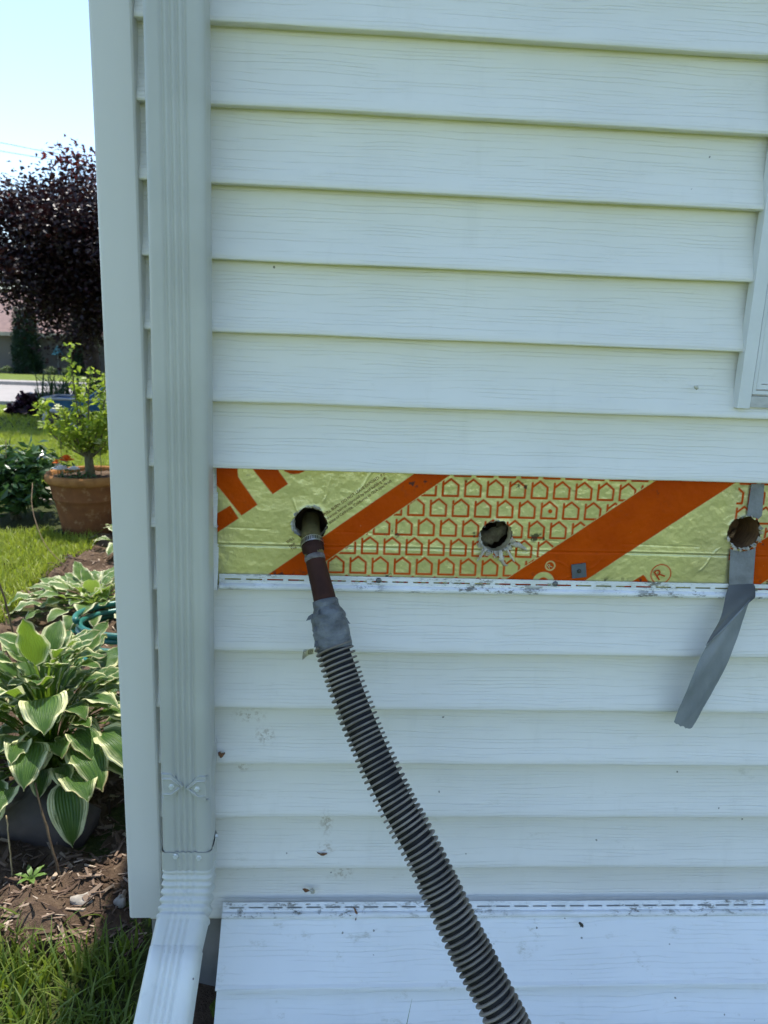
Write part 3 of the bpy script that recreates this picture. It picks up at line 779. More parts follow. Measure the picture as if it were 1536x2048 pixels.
for c_, t, rad in HP:
    for r_, o_ in sec: V.append(tuple(c_+rad*r_+t*o_))
k = len(sec)
F = [(i*k+j, i*k+j+1, (i+1)*k+j+1, (i+1)*k+j) for i in range(len(HP)-1) for j in range(k-1)]
ob('rib_coil', V, F, RIB, hose, True)

# ------------------------------------------------------------------ duct tape strip
DT = noisy('duct_tape', (.26, .28, .29), (.18, .20, .21), 22, .42, .6, 45, (1, 1, .5), dist=.004)
DTB = noisy('duct_tape_back', (.13, .135, .13), (.10, .105, .10), 16, .5, .3, 60, dist=.002)
DTO = noisy('old_tape', (.24, .25, .26), (.17, .175, .18), 40, .5, .5, 120, dist=.003)
tape = thing('duct_tape_strip', 'grey duct tape strip stuck beside the rightmost hole and hanging down folded', 'tape', (.66, .01, .80))
V = [(.6585, .0128, .9665), (.6800, .0128, .967), (.6842, .0125, .915), (.6790, .0125, .909), (.6690, .0125, .9125), (.6590, .0128, .914)]
ob('tape_upper', V, [tuple(reversed(range(6)))], DTO, tape)
V = [(.6390, .0122, .858), (.6470, .0122, .855), (.6598, .0122, .853), (.6740, .0122, .857), (.6815, .0122, .861), (.6850, .0095, .7995), (.6440, .0095, .797)]
ob('tape_middle', V, [tuple(range(7))], DTO, tape)
# hanging tail in two facing directions either side of a diagonal fold
def quad_grid(a, b, c, d, nu, nv, fn):
    V, F = [], []
    A, B, C_, D_ = map(Vector, (a, b, c, d))
    for j in range(nv+1):
        for i in range(nu+1):
            u, v = i/nu, j/nv; p_ = A.lerp(B, u).lerp(D_.lerp(C_, u), v); V.append(tuple(p_+Vector(fn(u, v))))
    F = [(j*(nu+1)+i, (j+1)*(nu+1)+i, (j+1)*(nu+1)+i+1, j*(nu+1)+i+1) for j in range(nv) for i in range(nu)]
    return V, F
V, F = quad_grid((.6440, .0096, .7975), (.6850, .0096, .7998), (.6655, -.020, .7810), (.5990, -.030, .7060), 10, 14,
                 lambda u, v: (0, -.014*math.sin(math.pi*v)*(.6+.4*u)+.002*math.sin(9*v+4*u), .0))
ob('tape_twist', V, F, DTB, tape, True)
V, F = quad_grid((.5985, -.031, .7050), (.6655, -.0215, .7815), (.5975, -.024, .5530), (.5630, -.029, .5665), 10, 18,
                 lambda u, v: (.011*math.sin(math.pi*v)*(u-.3)*1.0-.002*math.sin(math.pi*v), -.005*math.sin(math.pi*v)+.0015*math.sin(7*u+9*v)-.004*v*math.sin(math.pi*u)+random.uniform(-.0006, .0006), random.uniform(-.002, .002)*(v > .99)+random.uniform(-.0005, .0005)))
ob('tape_tail', V, F, DT, tape, True)
V, F = tube([(.5985, -.0315, .7052), (.632, -.0275, .7430), (.6655, -.022, .7818)], [.0012, .0016, .0012], 8); ob('tape_fold', V, F, DT, tape, True)

# ------------------------------------------------------------------ bits of debris on the siding
DEAD = noisy('dead_leaf', (.22, .10, .04), (.13, .06, .03), 90, .8, .4)
WEBB = noisy('cocoon', (.62, .60, .50), (.45, .43, .33), 90, .9, .5)
def bit(name, label, cat, pts, rr, mat):
    V, F = tube(smooth_path(pts, 8), list(np.interp(np.linspace(0, 1, 9), np.linspace(0, 1, len(rr)), rr)*.75), 8, wob=.4)
    return tag(ob(name, V, F, mat, None, True), label, cat)
bit('seed_husk', 'small brown seed husk stuck to siding left of the hose', 'seed husk', [(-.0505, .003, .2225), (-.044, .0015, .221), (-.038, .003, .2185)], [.0008, .0042, .0014], DEAD)
bit('husk_fluff', 'pale fluff beside the brown husk on the siding', 'fluff', [(-.038, .003, .221), (-.033, .002, .2185), (-.030, .003, .214)], [.002, .0052, .002], WEBB)
bit('leaf_scrap', 'thin pale brown leaf scrap on siding above the husk', 'leaf scrap', [(-.026, .006, .2935), (-.017, .002, .2925), (-.009, .006, .2915)], [.001, .0028, .001], DEAD)
bit('insect_cocoon', 'tiny cream cocoon on the siding near the window', 'cocoon', [(.539, .003, 1.1185), (.5418, .001, 1.1168), (.544, .003, 1.1145)], [.002, .0042, .002], WEBB)
bit('dry_leaf', 'reddish dry leaf curled on the nail hem of the loose panel', 'dry leaf', [(.040, -.013, .198), (.045, -.020, .192), (.044, -.024, .181)], [.001, .0028, .0012], DEAD)
bit('dirt_clod', 'small black dirt clod on the loose panel right of the hose', 'dirt clod', [(.438, -.034, .182), (.442, -.037, .179), (.444, -.038, .176)], [.002, .004, .002], DARK)
bit('spider_nest', 'tan spider nest tuck at the right edge of the downspout', 'spider nest', [(-.1915, -.004, .493), (-.188, -.005, .4875), (-.183, .001, .489)], [.003, .005, .001], DEAD)

# ================================================================== garden
def blades(base, h, wid, seed, lean=.5, segs=3, az=None):
    """numpy grass blades -> verts, quads(tri-degenerate free), random attr"""
    g = np.random.default_rng(seed); n = len(base)
    a = g.uniform(0, 2*np.pi, n) if az is None else az
    ln = lean*g.uniform(.2, 1.2, n); d = np.stack([np.cos(a), np.sin(a), 0*a], 1)
    tw = a+np.pi/2+g.uniform(-.8, .8, n); s_ = np.stack([np.cos(tw), np.sin(tw), 0*tw], 1)
    V = []
    for j in range(segs+1):
        t = j/segs; c = base+d*(h*ln*t**2)[:, None]; c[:, 2] += h*(t-.35*ln*t**2.2)
        ww = wid*(1-t**1.6*.93)
        V += [c-s_*ww[:, None], c+s_*ww[:, None]]
    V = np.stack(V, 1); m_ = V.shape[1]
    F = np.stack([np.arange(n)*m_+o_ for o_ in range(0)], 1) if False else None
    fs = []
    for j in range(segs):
        b = np.arange(n)*m_+2*j; fs.append(np.stack([b, b+1, b+3, b+2], 1))
    F = np.concatenate(fs); rnd = np.repeat(g.random(n), m_)
    return V.reshape(-1, 3), F, rnd
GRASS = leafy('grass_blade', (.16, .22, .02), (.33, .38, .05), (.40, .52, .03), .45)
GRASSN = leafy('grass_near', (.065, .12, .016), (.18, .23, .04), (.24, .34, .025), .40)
def scatter(n, x0, x1, y0, y1, test, seed):
    g = np.random.default_rng(seed); P = np.stack([g.uniform(x0, x1, n), g.uniform(y0, y1, n)], 1)
    k = np.array([test(x, y) for x, y in P]); P = P[k]
    return np.concatenate([P, np.array([[gz(y)] for _, y in P])], 1)
def clump_ok(x, y): return math.sin(x*11+3)*math.sin(y*13)+math.sin(x*23+y*17)*.5 > -.9
# long grass by the corner
B = scatter(14000, -1.7, -.33, -.75, .42, lambda x, y: (bed_edge(x, y) < .005+random.random()**5*.10) and (x < -.36 or y < -.02) and random.random() < (1 if x < -.5 else .75), 1)
h = rng.uniform(.035, .095, len(B))*np.where(rng.random(len(B)) < .12, 1.4, 1); wd = rng.uniform(.0016, .0042, len(B))
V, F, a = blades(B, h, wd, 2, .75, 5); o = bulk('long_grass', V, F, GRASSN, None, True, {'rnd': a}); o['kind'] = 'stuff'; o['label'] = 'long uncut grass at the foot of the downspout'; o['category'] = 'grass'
# grass in front of the loose panel and under the camera
B = scatter(9000, -.33, 2.2, -2.4, -.20, lambda x, y: True, 3)
h = rng.uniform(.04, .095, len(B)); wd = rng.uniform(.0012, .0026, len(B))
ext = np.array([(.012, -.215, 0), (.002, -.21, 0), (.105, -.22, 0), (.112, -.215, 0)]); B = np.concatenate([B, ext]); h = np.concatenate([h, [.150, .145, .150, .146]]); wd = np.concatenate([wd, [.002]*4])
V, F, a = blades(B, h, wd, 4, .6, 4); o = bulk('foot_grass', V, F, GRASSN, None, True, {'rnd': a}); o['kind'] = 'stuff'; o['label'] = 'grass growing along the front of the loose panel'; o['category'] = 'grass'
def in_view(x, y, m0=-.80, m1=-.06):
    q_ = x/(y+1.1413); return m0 < q_ < m1
def lawn_ok(x, y):
    if bed_edge(x, y) > .02: return False
    if (x+1.98)**2+(y-3.55)**2 < .42**2: return False
    if (x+1.50)**2+(y-3.28)**2 < .20**2: return False
    return in_view(x, y)
B = scatter(75000, -3.2, -.45, .42, 3.4, lawn_ok, 5); B2 = scatter(110000, -6.2, -.40, 3.3, 7.5, lawn_ok, 6)
B3 = scatter(55000, -8.5, -.5, 7.4, 15.8, lambda x, y: in_view(x, y, -.6), 8)
B = np.concatenate([B, B2, B3]); h = rng.uniform(.035, .075, len(B)); wd = rng.uniform(.0016, .0032, len(B))*(1+.18*np.maximum(B[:, 1]-2, 0))
V, F, a = blades(B, h, wd, 7, .9, 2); o = bulk('lawn_grass', V, F, GRASS, None, True, {'rnd': a}); o['kind'] = 'stuff'; o['label'] = 'mown green lawn beyond the planting bed'; o['category'] = 'grass'

# mulch chips and straw
def chips(n, seed, test, x0, x1, y0, y1, lmin, lmax, zf):
    g = np.random.default_rng(seed); P = []
    while len(P) < n:
        x, y = g.uniform(x0, x1), g.uniform(y0, y1)
        if test(x, y): P.append((x, y, zf(x, y)))
    P = np.array(P); L_ = g.uniform(lmin, lmax, n)*g.uniform(.4, 1, n); W_ = L_*g.uniform(.08, .30, n); H_ = W_*g.uniform(.2, .5, n)
    a = g.uniform(0, 6.28, n); tl = g.normal(0, .22, n); tr_ = g.normal(0, .35, n)
    ux = np.stack([np.cos(a)*np.cos(tl), np.sin(a)*np.cos(tl), np.sin(tl)], 1)
    uy = np.stack([-np.sin(a)*np.cos(tr_), np.cos(a)*np.cos(tr_), np.sin(tr_)], 1); uz = np.cross(ux, uy)
    V = []
    for sx_ in (-1, 1):
        for sy_ in (-1, 1):
            for sz_ in (-1, 1):
                k_ = 1 if sx_ < 0 else .55
                V.append(P+ux*(sx_*L_/2)[:, None]+uy*(sy_*W_/2*k_)[:, None]+uz*(sz_*H_/2)[:, None])
    V = np.stack(V, 1); b = np.arange(n)[:, None]*8
    F = np.concatenate([b+np.array(f) for f in ([0, 1, 3, 2], [4, 6, 7, 5], [0, 4, 5, 1], [2, 3, 7, 6], [0, 2, 6, 4], [1, 5, 7, 3])])
    return V.reshape(-1, 3), F, np.repeat(g.random(n), 8)
s = MT('mulch'); at = s.n('Attribute', attribute_name='rnd')
s.set(s.ramp(at.outputs['Fac'], [(0, (.05, .032, .022)), (.45, (.115, .075, .052)), (.8, (.20, .14, .10)), (1, (.40, .32, .24))]), .9, 0, .2); MULCH = s.m
V, F, a = chips(5200, 11, lambda x, y: bed_edge(x, y) > -.01 and x < -.36, -1.5, -.34, .1, 3.8, .012, .055, lambda x, y: bed_height(x, y)+.006)
o = bulk('mulch', V, F, MULCH, None, False, {'rnd': a}); o['kind'] = 'stuff'; o['label'] = 'brown bark mulch scattered over the planting bed'; o['category'] = 'mulch'
V, F, a = chips(1500, 12, lambda x, y: bed_edge(x, y) > -.03 and x < -.36, -.95, -.34, .08, .75, .006, .05, lambda x, y: bed_height(x, y)+.007)
o = bulk('bark_crumbs', V, F, MULCH, None, False, {'rnd': a}); o['kind'] = 'stuff'; o['label'] = 'fine bark crumbs and straw on bare soil by the corner'; o['category'] = 'mulch'

# rocks and sticks
def rock(name, label, c, r_, seed, mat):
    g = random.Random(seed); V, F = [], []; nu, nv = 12, 7
    ph = [g.uniform(0, 6) for _ in range(6)]
    for j in range(nv+1):
        for i in range(nu):
            a = 2*math.pi*i/nu; b = math.pi*j/nv-math.pi/2
            k = 1+.14*math.sin(2*a+ph[0]+b)+.10*math.sin(3*a+ph[1]-2*b)+.08*math.sin(5*b+ph[2]+a)
            V.append((c[0]+r_[0]*k*math.cos(a)*math.cos(b), c[1]+r_[1]*k*math.sin(a)*math.cos(b), c[2]+r_[2]*k*math.sin(b)))
    F = [(j*nu+i, j*nu+(i+1) % nu, (j+1)*nu+(i+1) % nu, (j+1)*nu+i) for j in range(nv) for i in range(nu)]
    return tag(ob(name, V, F, mat, None, True), label, 'rock', None)
STONE = noisy('pale_stone', (.40, .36, .30), (.28, .25, .21), 40, .9, .6, 90)
STONED = noisy('dark_stone', (.10, .082, .074), (.065, .054, .05), 12, .75, .4, 60)
rock('rock', 'pale flat rock on bare soil just left of the corner trim', (-.503, .215, .020), (.036, .019, .015), 2, STONE)
rock('rock', 'small grey pebble between the pale rock and the corner trim', (-.435, .215, .018), (.014, .012, .012), 5, STONE)
rock('rock', 'large dark rock under the front hosta', (-.690, .455, .045), (.125, .085, .085), 9, STONED)
TWIG = noisy('twig_bark', (.16, .11, .06), (.09, .06, .035), 60, .85, .4, 200)
STRAW = noisy('straw', (.42, .33, .18), (.30, .22, .11), 60, .8)
def twig(name, label, pts, r0, r1, mat):
    n_ = 16; P_ = smooth_path(pts, n_); P_ = [(x+random.gauss(0, r0*.25), y, z+random.gauss(0, r0*.2)) for x, y, z in P_]
    V, F = tube(P_, list(np.linspace(r0, r1, n_+1)), 8, wob=.12); return tag(ob(name, V, F, mat, None, True), label, 'twig')
twig('twig', 'dry brown twig standing in soil in front of the hosta', [(-.5816, .2866, 0), (-.607, .31, .09), (-.6477, .35, .206)], .0034, .0022, TWIG)
twig('twig', 'thin straw-coloured stem upright at the left edge below the hosta', [(-.678, .28, 0), (-.682, .285, .08), (-.690, .30, .16)], .0017, .0014, STRAW)
twig('twig', 'brown stalk rising behind the front hosta at the left edge', [(-.80, .72, .06), (-.835, .745, .30), (-.862, .75, .47), (-.90, .76, .60)], .0030, .0022, TWIG)
twig('twig', 'second slimmer brown stalk leaning beside the hosta stalk', [(-.81, .73, .06), (-.855, .75, .28), (-.91, .76, .44)], .0024, .0016, TWIG)
twig('vine', 'long bare vine arching from the pot across the lawn edge', [(-1.70, 3.02, .33), (-1.62, 2.8, .24), (-1.47, 2.55, .12), (-1.30, 2.35, .07), (-1.18, 2.25, .03)], .0022, .0016, TWIG)
twig('vine', 'bare vine trailing over the grass left of the pot', [(-2.15, 3.3, .33), (-2.06, 2.9, .16), (-1.80, 2.3, .10), (-1.45, 1.95, .06), (-1.32, 1.75, .02)], .0020, .0014, TWIG)

# ---- hostas
def hosta_mat(name, g1, g2, cream, tr):
    s = MT(name); uv = s.n('UVMap'); sp = s.n('SeparateXYZ'); s.l(uv.outputs[0], sp.inputs[0])
    u, v = sp.outputs[0], sp.outputs[1]
    oi = s.n('ObjectInfo')
    au = s.math('ABSOLUTE', s.math('SUBTRACT', u, .5)); au = s.math('MULTIPLY', au, 2)
    cb = s.n('CombineXYZ'); s.l(s.math('MULTIPLY', u, 26), cb.inputs[0]); s.l(s.math('MULTIPLY', v, 3.2), cb.inputs[1]); s.l(s.math('MULTIPLY', oi.outputs['Random'], 50), cb.inputs[2])
    nz_ = s.noise(cb.outputs[0], 1, 3)
    e = s.math('ADD', au, s.math('MULTIPLY', s.math('SUBTRACT', nz_, .5), .55))
    e = s.math('ADD', e, s.math('MULTIPLY', s.sm(v, .80, 1.0), .25))
    thr = s.math('ADD', .64, s.math('MULTIPLY', oi.outputs['Random'], .26))
    f = s.sm(s.math('SUBTRACT', e, thr), 0, .07)
    gn = s.mix(s.sm(nz_, .3, .7), g1, g2)
    gn = s.mix(s.math('MULTIPLY', s.sm(s.math('SUBTRACT', e, thr), -.22, 0), .6), gn, tuple(a*.5+b*.5 for a, b in zip(g2, cream)))
    vein = s.sm(s.math('PINGPONG', s.math('MULTIPLY', u, 13), .5), .10, .0)
    gn = s.mix(s.math('MULTIPLY', vein, .25), gn, tuple(a*1.5 for a in g2))
    c = s.mix(f, gn, cream)
    br = s.math('MULTIPLY', s.sm(s.math('ADD', e, s.math('MULTIPLY', v, .25)), 1.02, 1.22), s.math('GREATER_THAN', oi.outputs['Random'], .45))
    c = s.mix(s.math('MULTIPLY', br, .8), c, (.24, .14, .05))
    s.set(c, .40, 0, .45); s.translucent(s.mix(f, tr, tuple(a*1.0 for a in cream)), .30)
    s.bump(s.math('COSINE', s.math('MULTIPLY', u, 13*2*math.pi)), .55, .0026); return s.m
HOSTA = hosta_mat('hosta_leaf', (.030, .085, .018), (.085, .165, .028), (.72, .73, .40), (.24, .38, .03))
HOSTAY = hosta_mat('hosta_leaf_far', (.06, .13, .035), (.14, .23, .05), (.76, .77, .48), (.32, .46, .07))
def hosta_leaf(reach, height, Lb, Wb, e0, e1, fold, wave, twist, seed):
    """petiole + blade in local coordinates: grows along +x from the crown at the origin"""
    g = random.Random(seed); V, UV, F = [], [], []
    n1 = 6
    ctrl = Vector((reach*.22, 0, height*.85)); end = Vector((reach, 0, height)); prev = None
    for i in range(n1+1):
        t = i/n1; p_ = ctrl*(2*t*(1-t))+end*t*t; w_ = .0042*(1-.35*t)
        V += [tuple(p_+Vector((0, -w_, w_*.5))), tuple(p_+Vector((0, 0, -w_*.7))), tuple(p_+Vector((0, w_, w_*.5)))]; UV += [(.47, .02), (.5, .02), (.53, .02)]
        if i:
            b = 3*(i-1); F += [(b, b+1, b+4, b+3), (b+1, b+2, b+5, b+4)]
    n0 = len(V); nu, nv = 12, 15
    pos = Vector(end); e = e0; dl = Lb/nv; ph = g.uniform(0, 6); ph2 = g.uniform(0, 6)
    for j in range(nv+1):
        v = j/nv
        wv = Wb*(math.sin(math.pi*min(1, v**.62*.985+.015))**.78)*(1-.10*v)
        if v > .88: wv *= max(.04, 1-((v-.88)/.12)**1.15*.96)
        t_ = Vector((math.cos(e), 0, math.sin(e))); nn_ = Vector((-math.sin(e), 0, math.cos(e)))
        for i in range(nu+1):
            u = i/nu*2-1
            lob = -.22*Wb*max(0, 1-v/.16)*(abs(u)**1.5)          # heart-shaped base
            rip = wave*math.sin(v*11+ph+(2 if u > 0 else 0))*abs(u)**2.2+wave*.5*math.sin(v*23+ph2)*abs(u)**3
            cup = fold*abs(u)**1.15*wv*(1-.55*v)-.10*wv*u*u*(v > .3)*(v-.3)
            tw_ = twist*v*u*wv
            p_ = pos+Vector((0, u*wv, 0))+t_*lob+nn_*(cup+rip+tw_)
            V.append(tuple(p_)); UV.append((.5+u*.5, v))
        pos = pos+t_*dl; e = e0+(e1-e0)*(v**.9)
    k = nu+1
    F += [(n0+j*k+i, n0+j*k+i+1, n0+(j+1)*k+i+1, n0+(j+1)*k+i) for j in range(nv) for i in range(nu)]
    return V, F, UV
def hosta(label, c, spec, mat, name='hosta'):
    """spec: list of leaf tuples (azimuth, reach, height, length, halfwidth, e0, e1, fold, wave, twist)"""
    t = thing(name, label, 'hosta', c, 'hostas in the bed along the house')
    for i, (a_, *rest) in enumerate(spec):
        V, F, UV = hosta_leaf(*rest, seed=i+int(abs(c[0])*100))
        ca, sa = math.cos(a_), math.sin(a_)
        V = [(c[0]+x*ca-y*sa, c[1]+x*sa+y*ca, c[2]+z) for x, y, z in V]
        ob('leaf', V, F, mat, t, True, UV)
    return t
def rosette(n, seed, size, hmax, rmax, flat=.0):
    g = random.Random(seed); out = []
    for i in range(n):
        f = (i+.5)/n; a_ = i*2.39996+g.uniform(-.25, .25)
        reach = rmax*(.10+.90*f**.8)*g.uniform(.85, 1.1); h_ = hmax*(1.0-.62*f**1.4)*g.uniform(.85, 1.1)
        L_ = size*g.uniform(.65, 1.2)*(.75+.35*f); e0 = R(56-52*f+g.uniform(-14, 14)); e1 = e0-R(36+30*f+g.uniform(-12, 22))
        out.append((a_, reach, h_, L_, L_*g.uniform(.30, .37), e0, e1, g.uniform(.10, .42)*(1-.4*f), L_*g.uniform(.025, .07), g.uniform(-.3, .3)))
    return out
H1 = rosette(110, 21, .112, .34, .26)
H1 += rosette(50, 22, .108, .27, .18)
D = R
H1 += [(D(-95), .05, .36, 0.132, 0.040, D(80), D(66), .34, .007, .2), (D(-70), .14, .31, 0.132, 0.053, D(12), D(-50), .16, .008, .0), (D(-110), .15, .29, 0.124, 0.048, D(14), D(-45), .18, .010, .1),
       (D(-50), .20, .20, 0.144, 0.048, D(2), D(-60), .16, .008, .0), (D(-62), .25, .145, 0.144, 0.045, D(-35), D(-95), .12, .005, .0), (D(-95), .24, .16, 0.136, 0.042, D(-30), D(-92), .16, .006, .1), (D(-35), .22, .22, 0.152, 0.053, D(-2), D(-75), .12, .008, .0),
       (D(-78), .20, .23, 0.132, 0.045, D(6), D(-58), .12, .009, -.1), (D(-125), .20, .22, 0.128, 0.045, D(4), D(-58), .15, .009, .1), (D(-18), .20, .25, 0.144, 0.050, D(6), D(-48), .12, .009, .0)]
hosta('front hosta with broad cream-edged leaves beside the corner trim', (-.725, .63, .02), H1, HOSTA)
H2 = rosette(60, 33, .125, .10, .25)
hosta('middle hosta, paler and flatter, behind the front one', (-1.02, 1.90, .02), H2, HOSTAY)
H3 = rosette(20, 44, .12, .11, .15)
hosta('farthest hosta peeking past the corner trim in front of the pot', (-1.10, 2.80, .02), H3, HOSTAY)
# small seedling by the twig
V0 = thing('seedling', 'tiny pale green weed seedling on the soil in front of the dark rock', 'seedling', (-.632, .262, .01))
SEED = leafy('seedling_leaf', (.14, .24, .05), (.2, .3, .08), (.25, .4, .08), .35)
for i in range(7):
    a_ = i*1.05; V, F, UV = hosta_leaf(.008, .03, .028, .0055, R(35), R(-15), .2, .0005, 0, i)
    ca, sa = math.cos(a_), math.sin(a_); V = [(-.632+x*ca-y*sa, .262+x*sa+y*ca, .01+z) for x, y, z in V]; ob('leaf', V, F, SEED, V0, True)

# ---- coiled green garden hose
TEAL = noisy('teal_hose', (.010, .105, .085), (.015, .13, .105), 20, .35, spec=.5)
gh = thing('garden_hose', 'coiled teal garden hose half hidden behind the front hosta', 'garden hose', (-.80, 1.60, .03))
P_ = []
for i in range(200):
    a = i/200*2*math.pi*3.6; r_ = .20+.018*math.sin(a*.37)-.01*(i/200)*3
    P_.append((-.80+r_*math.cos(a), 1.60+r_*.9*math.sin(a), .028+.024*(i/200*3.6)+.005*math.sin(a*2)))
V, F = tube(P_, .0115, 12); ob('coil', V, F, TEAL, gh, True)
V, F = tube([(-1.00, 1.46, .03), (-.965, 1.43, .028), (-.93, 1.41, .026)], [.0135, .0150, .0140], 12); ob('coupling', V, F, METAL, gh, True)
V, F = tube(smooth_path([(-.93, 1.41, .026), (-.86, 1.37, .022), (-.76, 1.36, .024), (-.62, 1.42, .03)], 16), .0115, 12); ob('hose_end', V, F, TEAL, gh, True)

# ---- terracotta pot and what grows in it
s = MT('terracotta'); v = s.coords('Object')
c = s.mix(s.sm(s.noise(v, 5, 5, .65), .35, .65), (.22, .092, .036), (.14, .058, .026)); c = s.mix(s.math('MULTIPLY', s.sm(s.noise(v, 16, 5, .7), .52, .68), .55), c, (.42, .27, .14))
s.set(c, .85, 0, .2); s.bump(s.noise(v, 40, 4), .3, .004); TERRA = s.m
s = MT('terracotta_rim'); v = s.coords('Object'); s.set(s.mix(s.sm(s.noise(v, 20, 4), .35, .65), (.33, .155, .05), (.24, .11, .035)), .8, 0, .2); TERRAR = s.m
PX, PY = -1.480, 3.28
pot = thing('terracotta_pot', 'large weathered terracotta pot on the lawn edge', 'pot', (PX, PY, 0))
V, F = lathe([(0, 0), (.155, 0), (.160, .006), (.172, .08), (.192, .18), (.199, .205), (.203, .208), (.201, .214), (.213, .275), (.218, .300)], PX, PY, 48); ob('body', V, F, TERRA, pot, True)
V, F = lathe([(.218, .300), (.232, .302), (.240, .312), (.240, .340), (.233, .352), (.222, .354), (.212, .346), (.206, .30)], PX, PY, 48); ob('rim', V, F, TERRAR, pot, True)
V, F = lathe([(.210, .322), (.15, .330), (.08, .327), (0, .333)], PX, PY, 32); V = [(x, y, z+random.uniform(-.006, .006)) for x, y, z in V]; ob('potting_soil', V, F, SOIL, pot)
def leaf_cloud(name, centers, spread, n_each, size, mat, parent=None, seed=1, up_bias=.3, elong=1.7):
    g = np.random.default_rng(seed); C_ = np.repeat(np.asarray(centers, float), n_each, 0); n = len(C_)
    P_ = C_+g.normal(0, 1, (n, 3))*np.asarray(spread)
    a = g.uniform(0, 2*np.pi, n); t = np.arcsin(np.clip(g.normal(0, .45, n), -.95, .95))
    d = np.stack([np.cos(a)*np.cos(t), np.sin(a)*np.cos(t), np.sin(t)], 1)
    nn_ = g.normal(0, .6, (n, 3))+np.array([0, 0, up_bias*2]); s_ = np.cross(d, nn_); s_ /= np.linalg.norm(s_, axis=1)[:, None]+1e-9; nn_ = np.cross(s_, d)
    L_ = size*g.uniform(.6, 1.25, n); W_ = L_/elong/2
    V = np.stack([P_, P_+d*(L_*.42)[:, None]+s_*W_[:, None]+nn_*(L_*.06)[:, None], P_+d*L_[:, None]-nn_*(L_*.10)[:, None], P_+d*(L_*.42)[:, None]-s_*W_[:, None]+nn_*(L_*.06)[:, None]], 1).reshape(-1, 3)
    b = np.arange(n)[:, None]*4; F = b+np.array([0, 1, 2, 3])
    return bulk(name, V, F, mat, parent, False, {'rnd': np.repeat(g.random(n), 4)})
shrub = thing('potted_shrub', 'yellow-green leafy shrub with upright shoots growing in the terracotta pot', 'shrub', (PX, PY, .33))
BARK = noisy('shrub_bark', (.15, .14, .07), (.10, .09, .045), 50, .8, .4, 140)
SHL = leafy('shrub_leaf', (.13, .21, .02), (.30, .38, .05), (.45, .58, .05), .50)
V, F = tube(smooth_path([(PX+.01, PY, .32), (PX+.005, PY, .42), (PX+.012, PY, .50)], 8), [.030, .027, .026, .025, .025, .024, .023, .021, .020], 12, wob=.08); ob('trunk', V, F, BARK, shrub, True)
g = random.Random(5)
for i, (dx, dy, z1, n_) in enumerate([(-.06, -.02, 1.07, 9), (.04, -.05, .93, 8), (.12, .02, .92, 8), (-.20, -.05, .76, 7), (-.15, .08, .68, 6), (.15, -.08, .72, 7), (.20, .05, .80, 7), (-.08, -.12, .70, 7), (.06, .12, .78, 7), (-.02, -.15, .62, 6), (.18, -.15, .60, 6), (-.24, .02, .62, 5), (-.05, .05, .84, 7), (.10, -.10, .66, 7)]):
    pth = smooth_path([(PX+.01, PY, .43), (PX+dx*.55, PY+dy*.5, .47+(z1-.50)*.30), (PX+dx*.9, PY+dy*.9, .50+(z1-.50)*.7), (PX+dx+g.uniform(-.02, .02), PY+dy, z1)], 14)
    V, F = tube(pth, list(np.linspace(.007, .002, 15)), 6); b = ob('branch', V, F, BARK, shrub, True)
    cs_ = [tuple(np.array(pth[min(14, int(4+k*10/n_))])+np.array([g.uniform(-.03, .03), g.uniform(-.03, .03), 0])) for k in range(n_)]+[pth[-1]]
    o = leaf_cloud('foliage', cs_, (.016, .016, .012), 17 if z1 < .85 else 12, .037, SHL, b, 60+i, .4, 1.6); o['kind'] = 'stuff'
PALE = leafy('pale_bloom', (.70, .70, .42), (.80, .80, .62), (.8, .8, .5), .3)
def bloom(name, label, cat, c, r_, n, mat, ctr_mat=None, seed=0, rise=.3):
    t = thing(name, label, cat, c); g = random.Random(seed)
    for i in range(n):
        ring_ = i % 3; a = 2*math.pi*i/n*1.0+ring_*.3; q_ = r_*(1-.24*ring_); zz = rise*r_*ring_*.9
        d = Vector((math.cos(a), math.sin(a), .25+.35*ring_)).normalized(); s_ = Vector((-math.sin(a), math.cos(a), 0)); o_ = Vector(c)+Vector((0, 0, zz))
        w_ = q_*.34
        V = [o_, o_+d*q_*.5+s_*w_+Vector((0, 0, r_*.08)), o_+d*q_*.95+s_*w_*.6, o_+d*q_*1.0, o_+d*q_*.95-s_*w_*.6, o_+d*q_*.5-s_*w_+Vector((0, 0, r_*.08))]
        ob('petal', V, [(0, 1, 2, 3), (0, 3, 4, 5)], mat, t)
    if ctr_mat:
        ob('flower_centre', *lathe([(r_*.28, r_*.5), (r_*.24, r_*.8), (0, r_*.9)], c[0], c[1], 10), ctr_mat, t) if False else None
        V, F = lathe([(r_*.30, c[2]+r_*.35), (r_*.24, c[2]+r_*.75), (.0005, c[2]+r_*.85)], c[0], c[1], 10); ob('flower_centre', V, F, ctr_mat, t, True)
    V, F = tube([(c[0], c[1], .325), (c[0]+.004, c[1], (c[2]+.325)/2), (c[0], c[1], c[2])], .0022, 6); ob('stem', V, F, SHL if False else BARK, t)
    return t
ORF = noisy('marigold_petal', (.85, .19, .01), (.70, .12, .005), 60, .7)
WHF = noisy('white_petal', (.85, .85, .83), (.75, .76, .74), 60, .7)
bloom('marigold', 'bright orange marigold flower at the left of the pot', 'flower', (-1.545, 3.12, .440), .046, 27, ORF, noisy('marigold_centre', (.55, .10, .01), (.4, .06, .01), 90, .8), 1, .22)
bloom('marigold', 'smaller orange bud leaning left of the marigold', 'flower', (-1.600, 3.12, .425), .026, 15, ORF, None, 2)
bloom('white_bedding_flower', 'larger white flower left of the shrub trunk in the pot', 'flower', (-1.575, 3.10, .392), .050, 18, WHF, None, 3, .1)
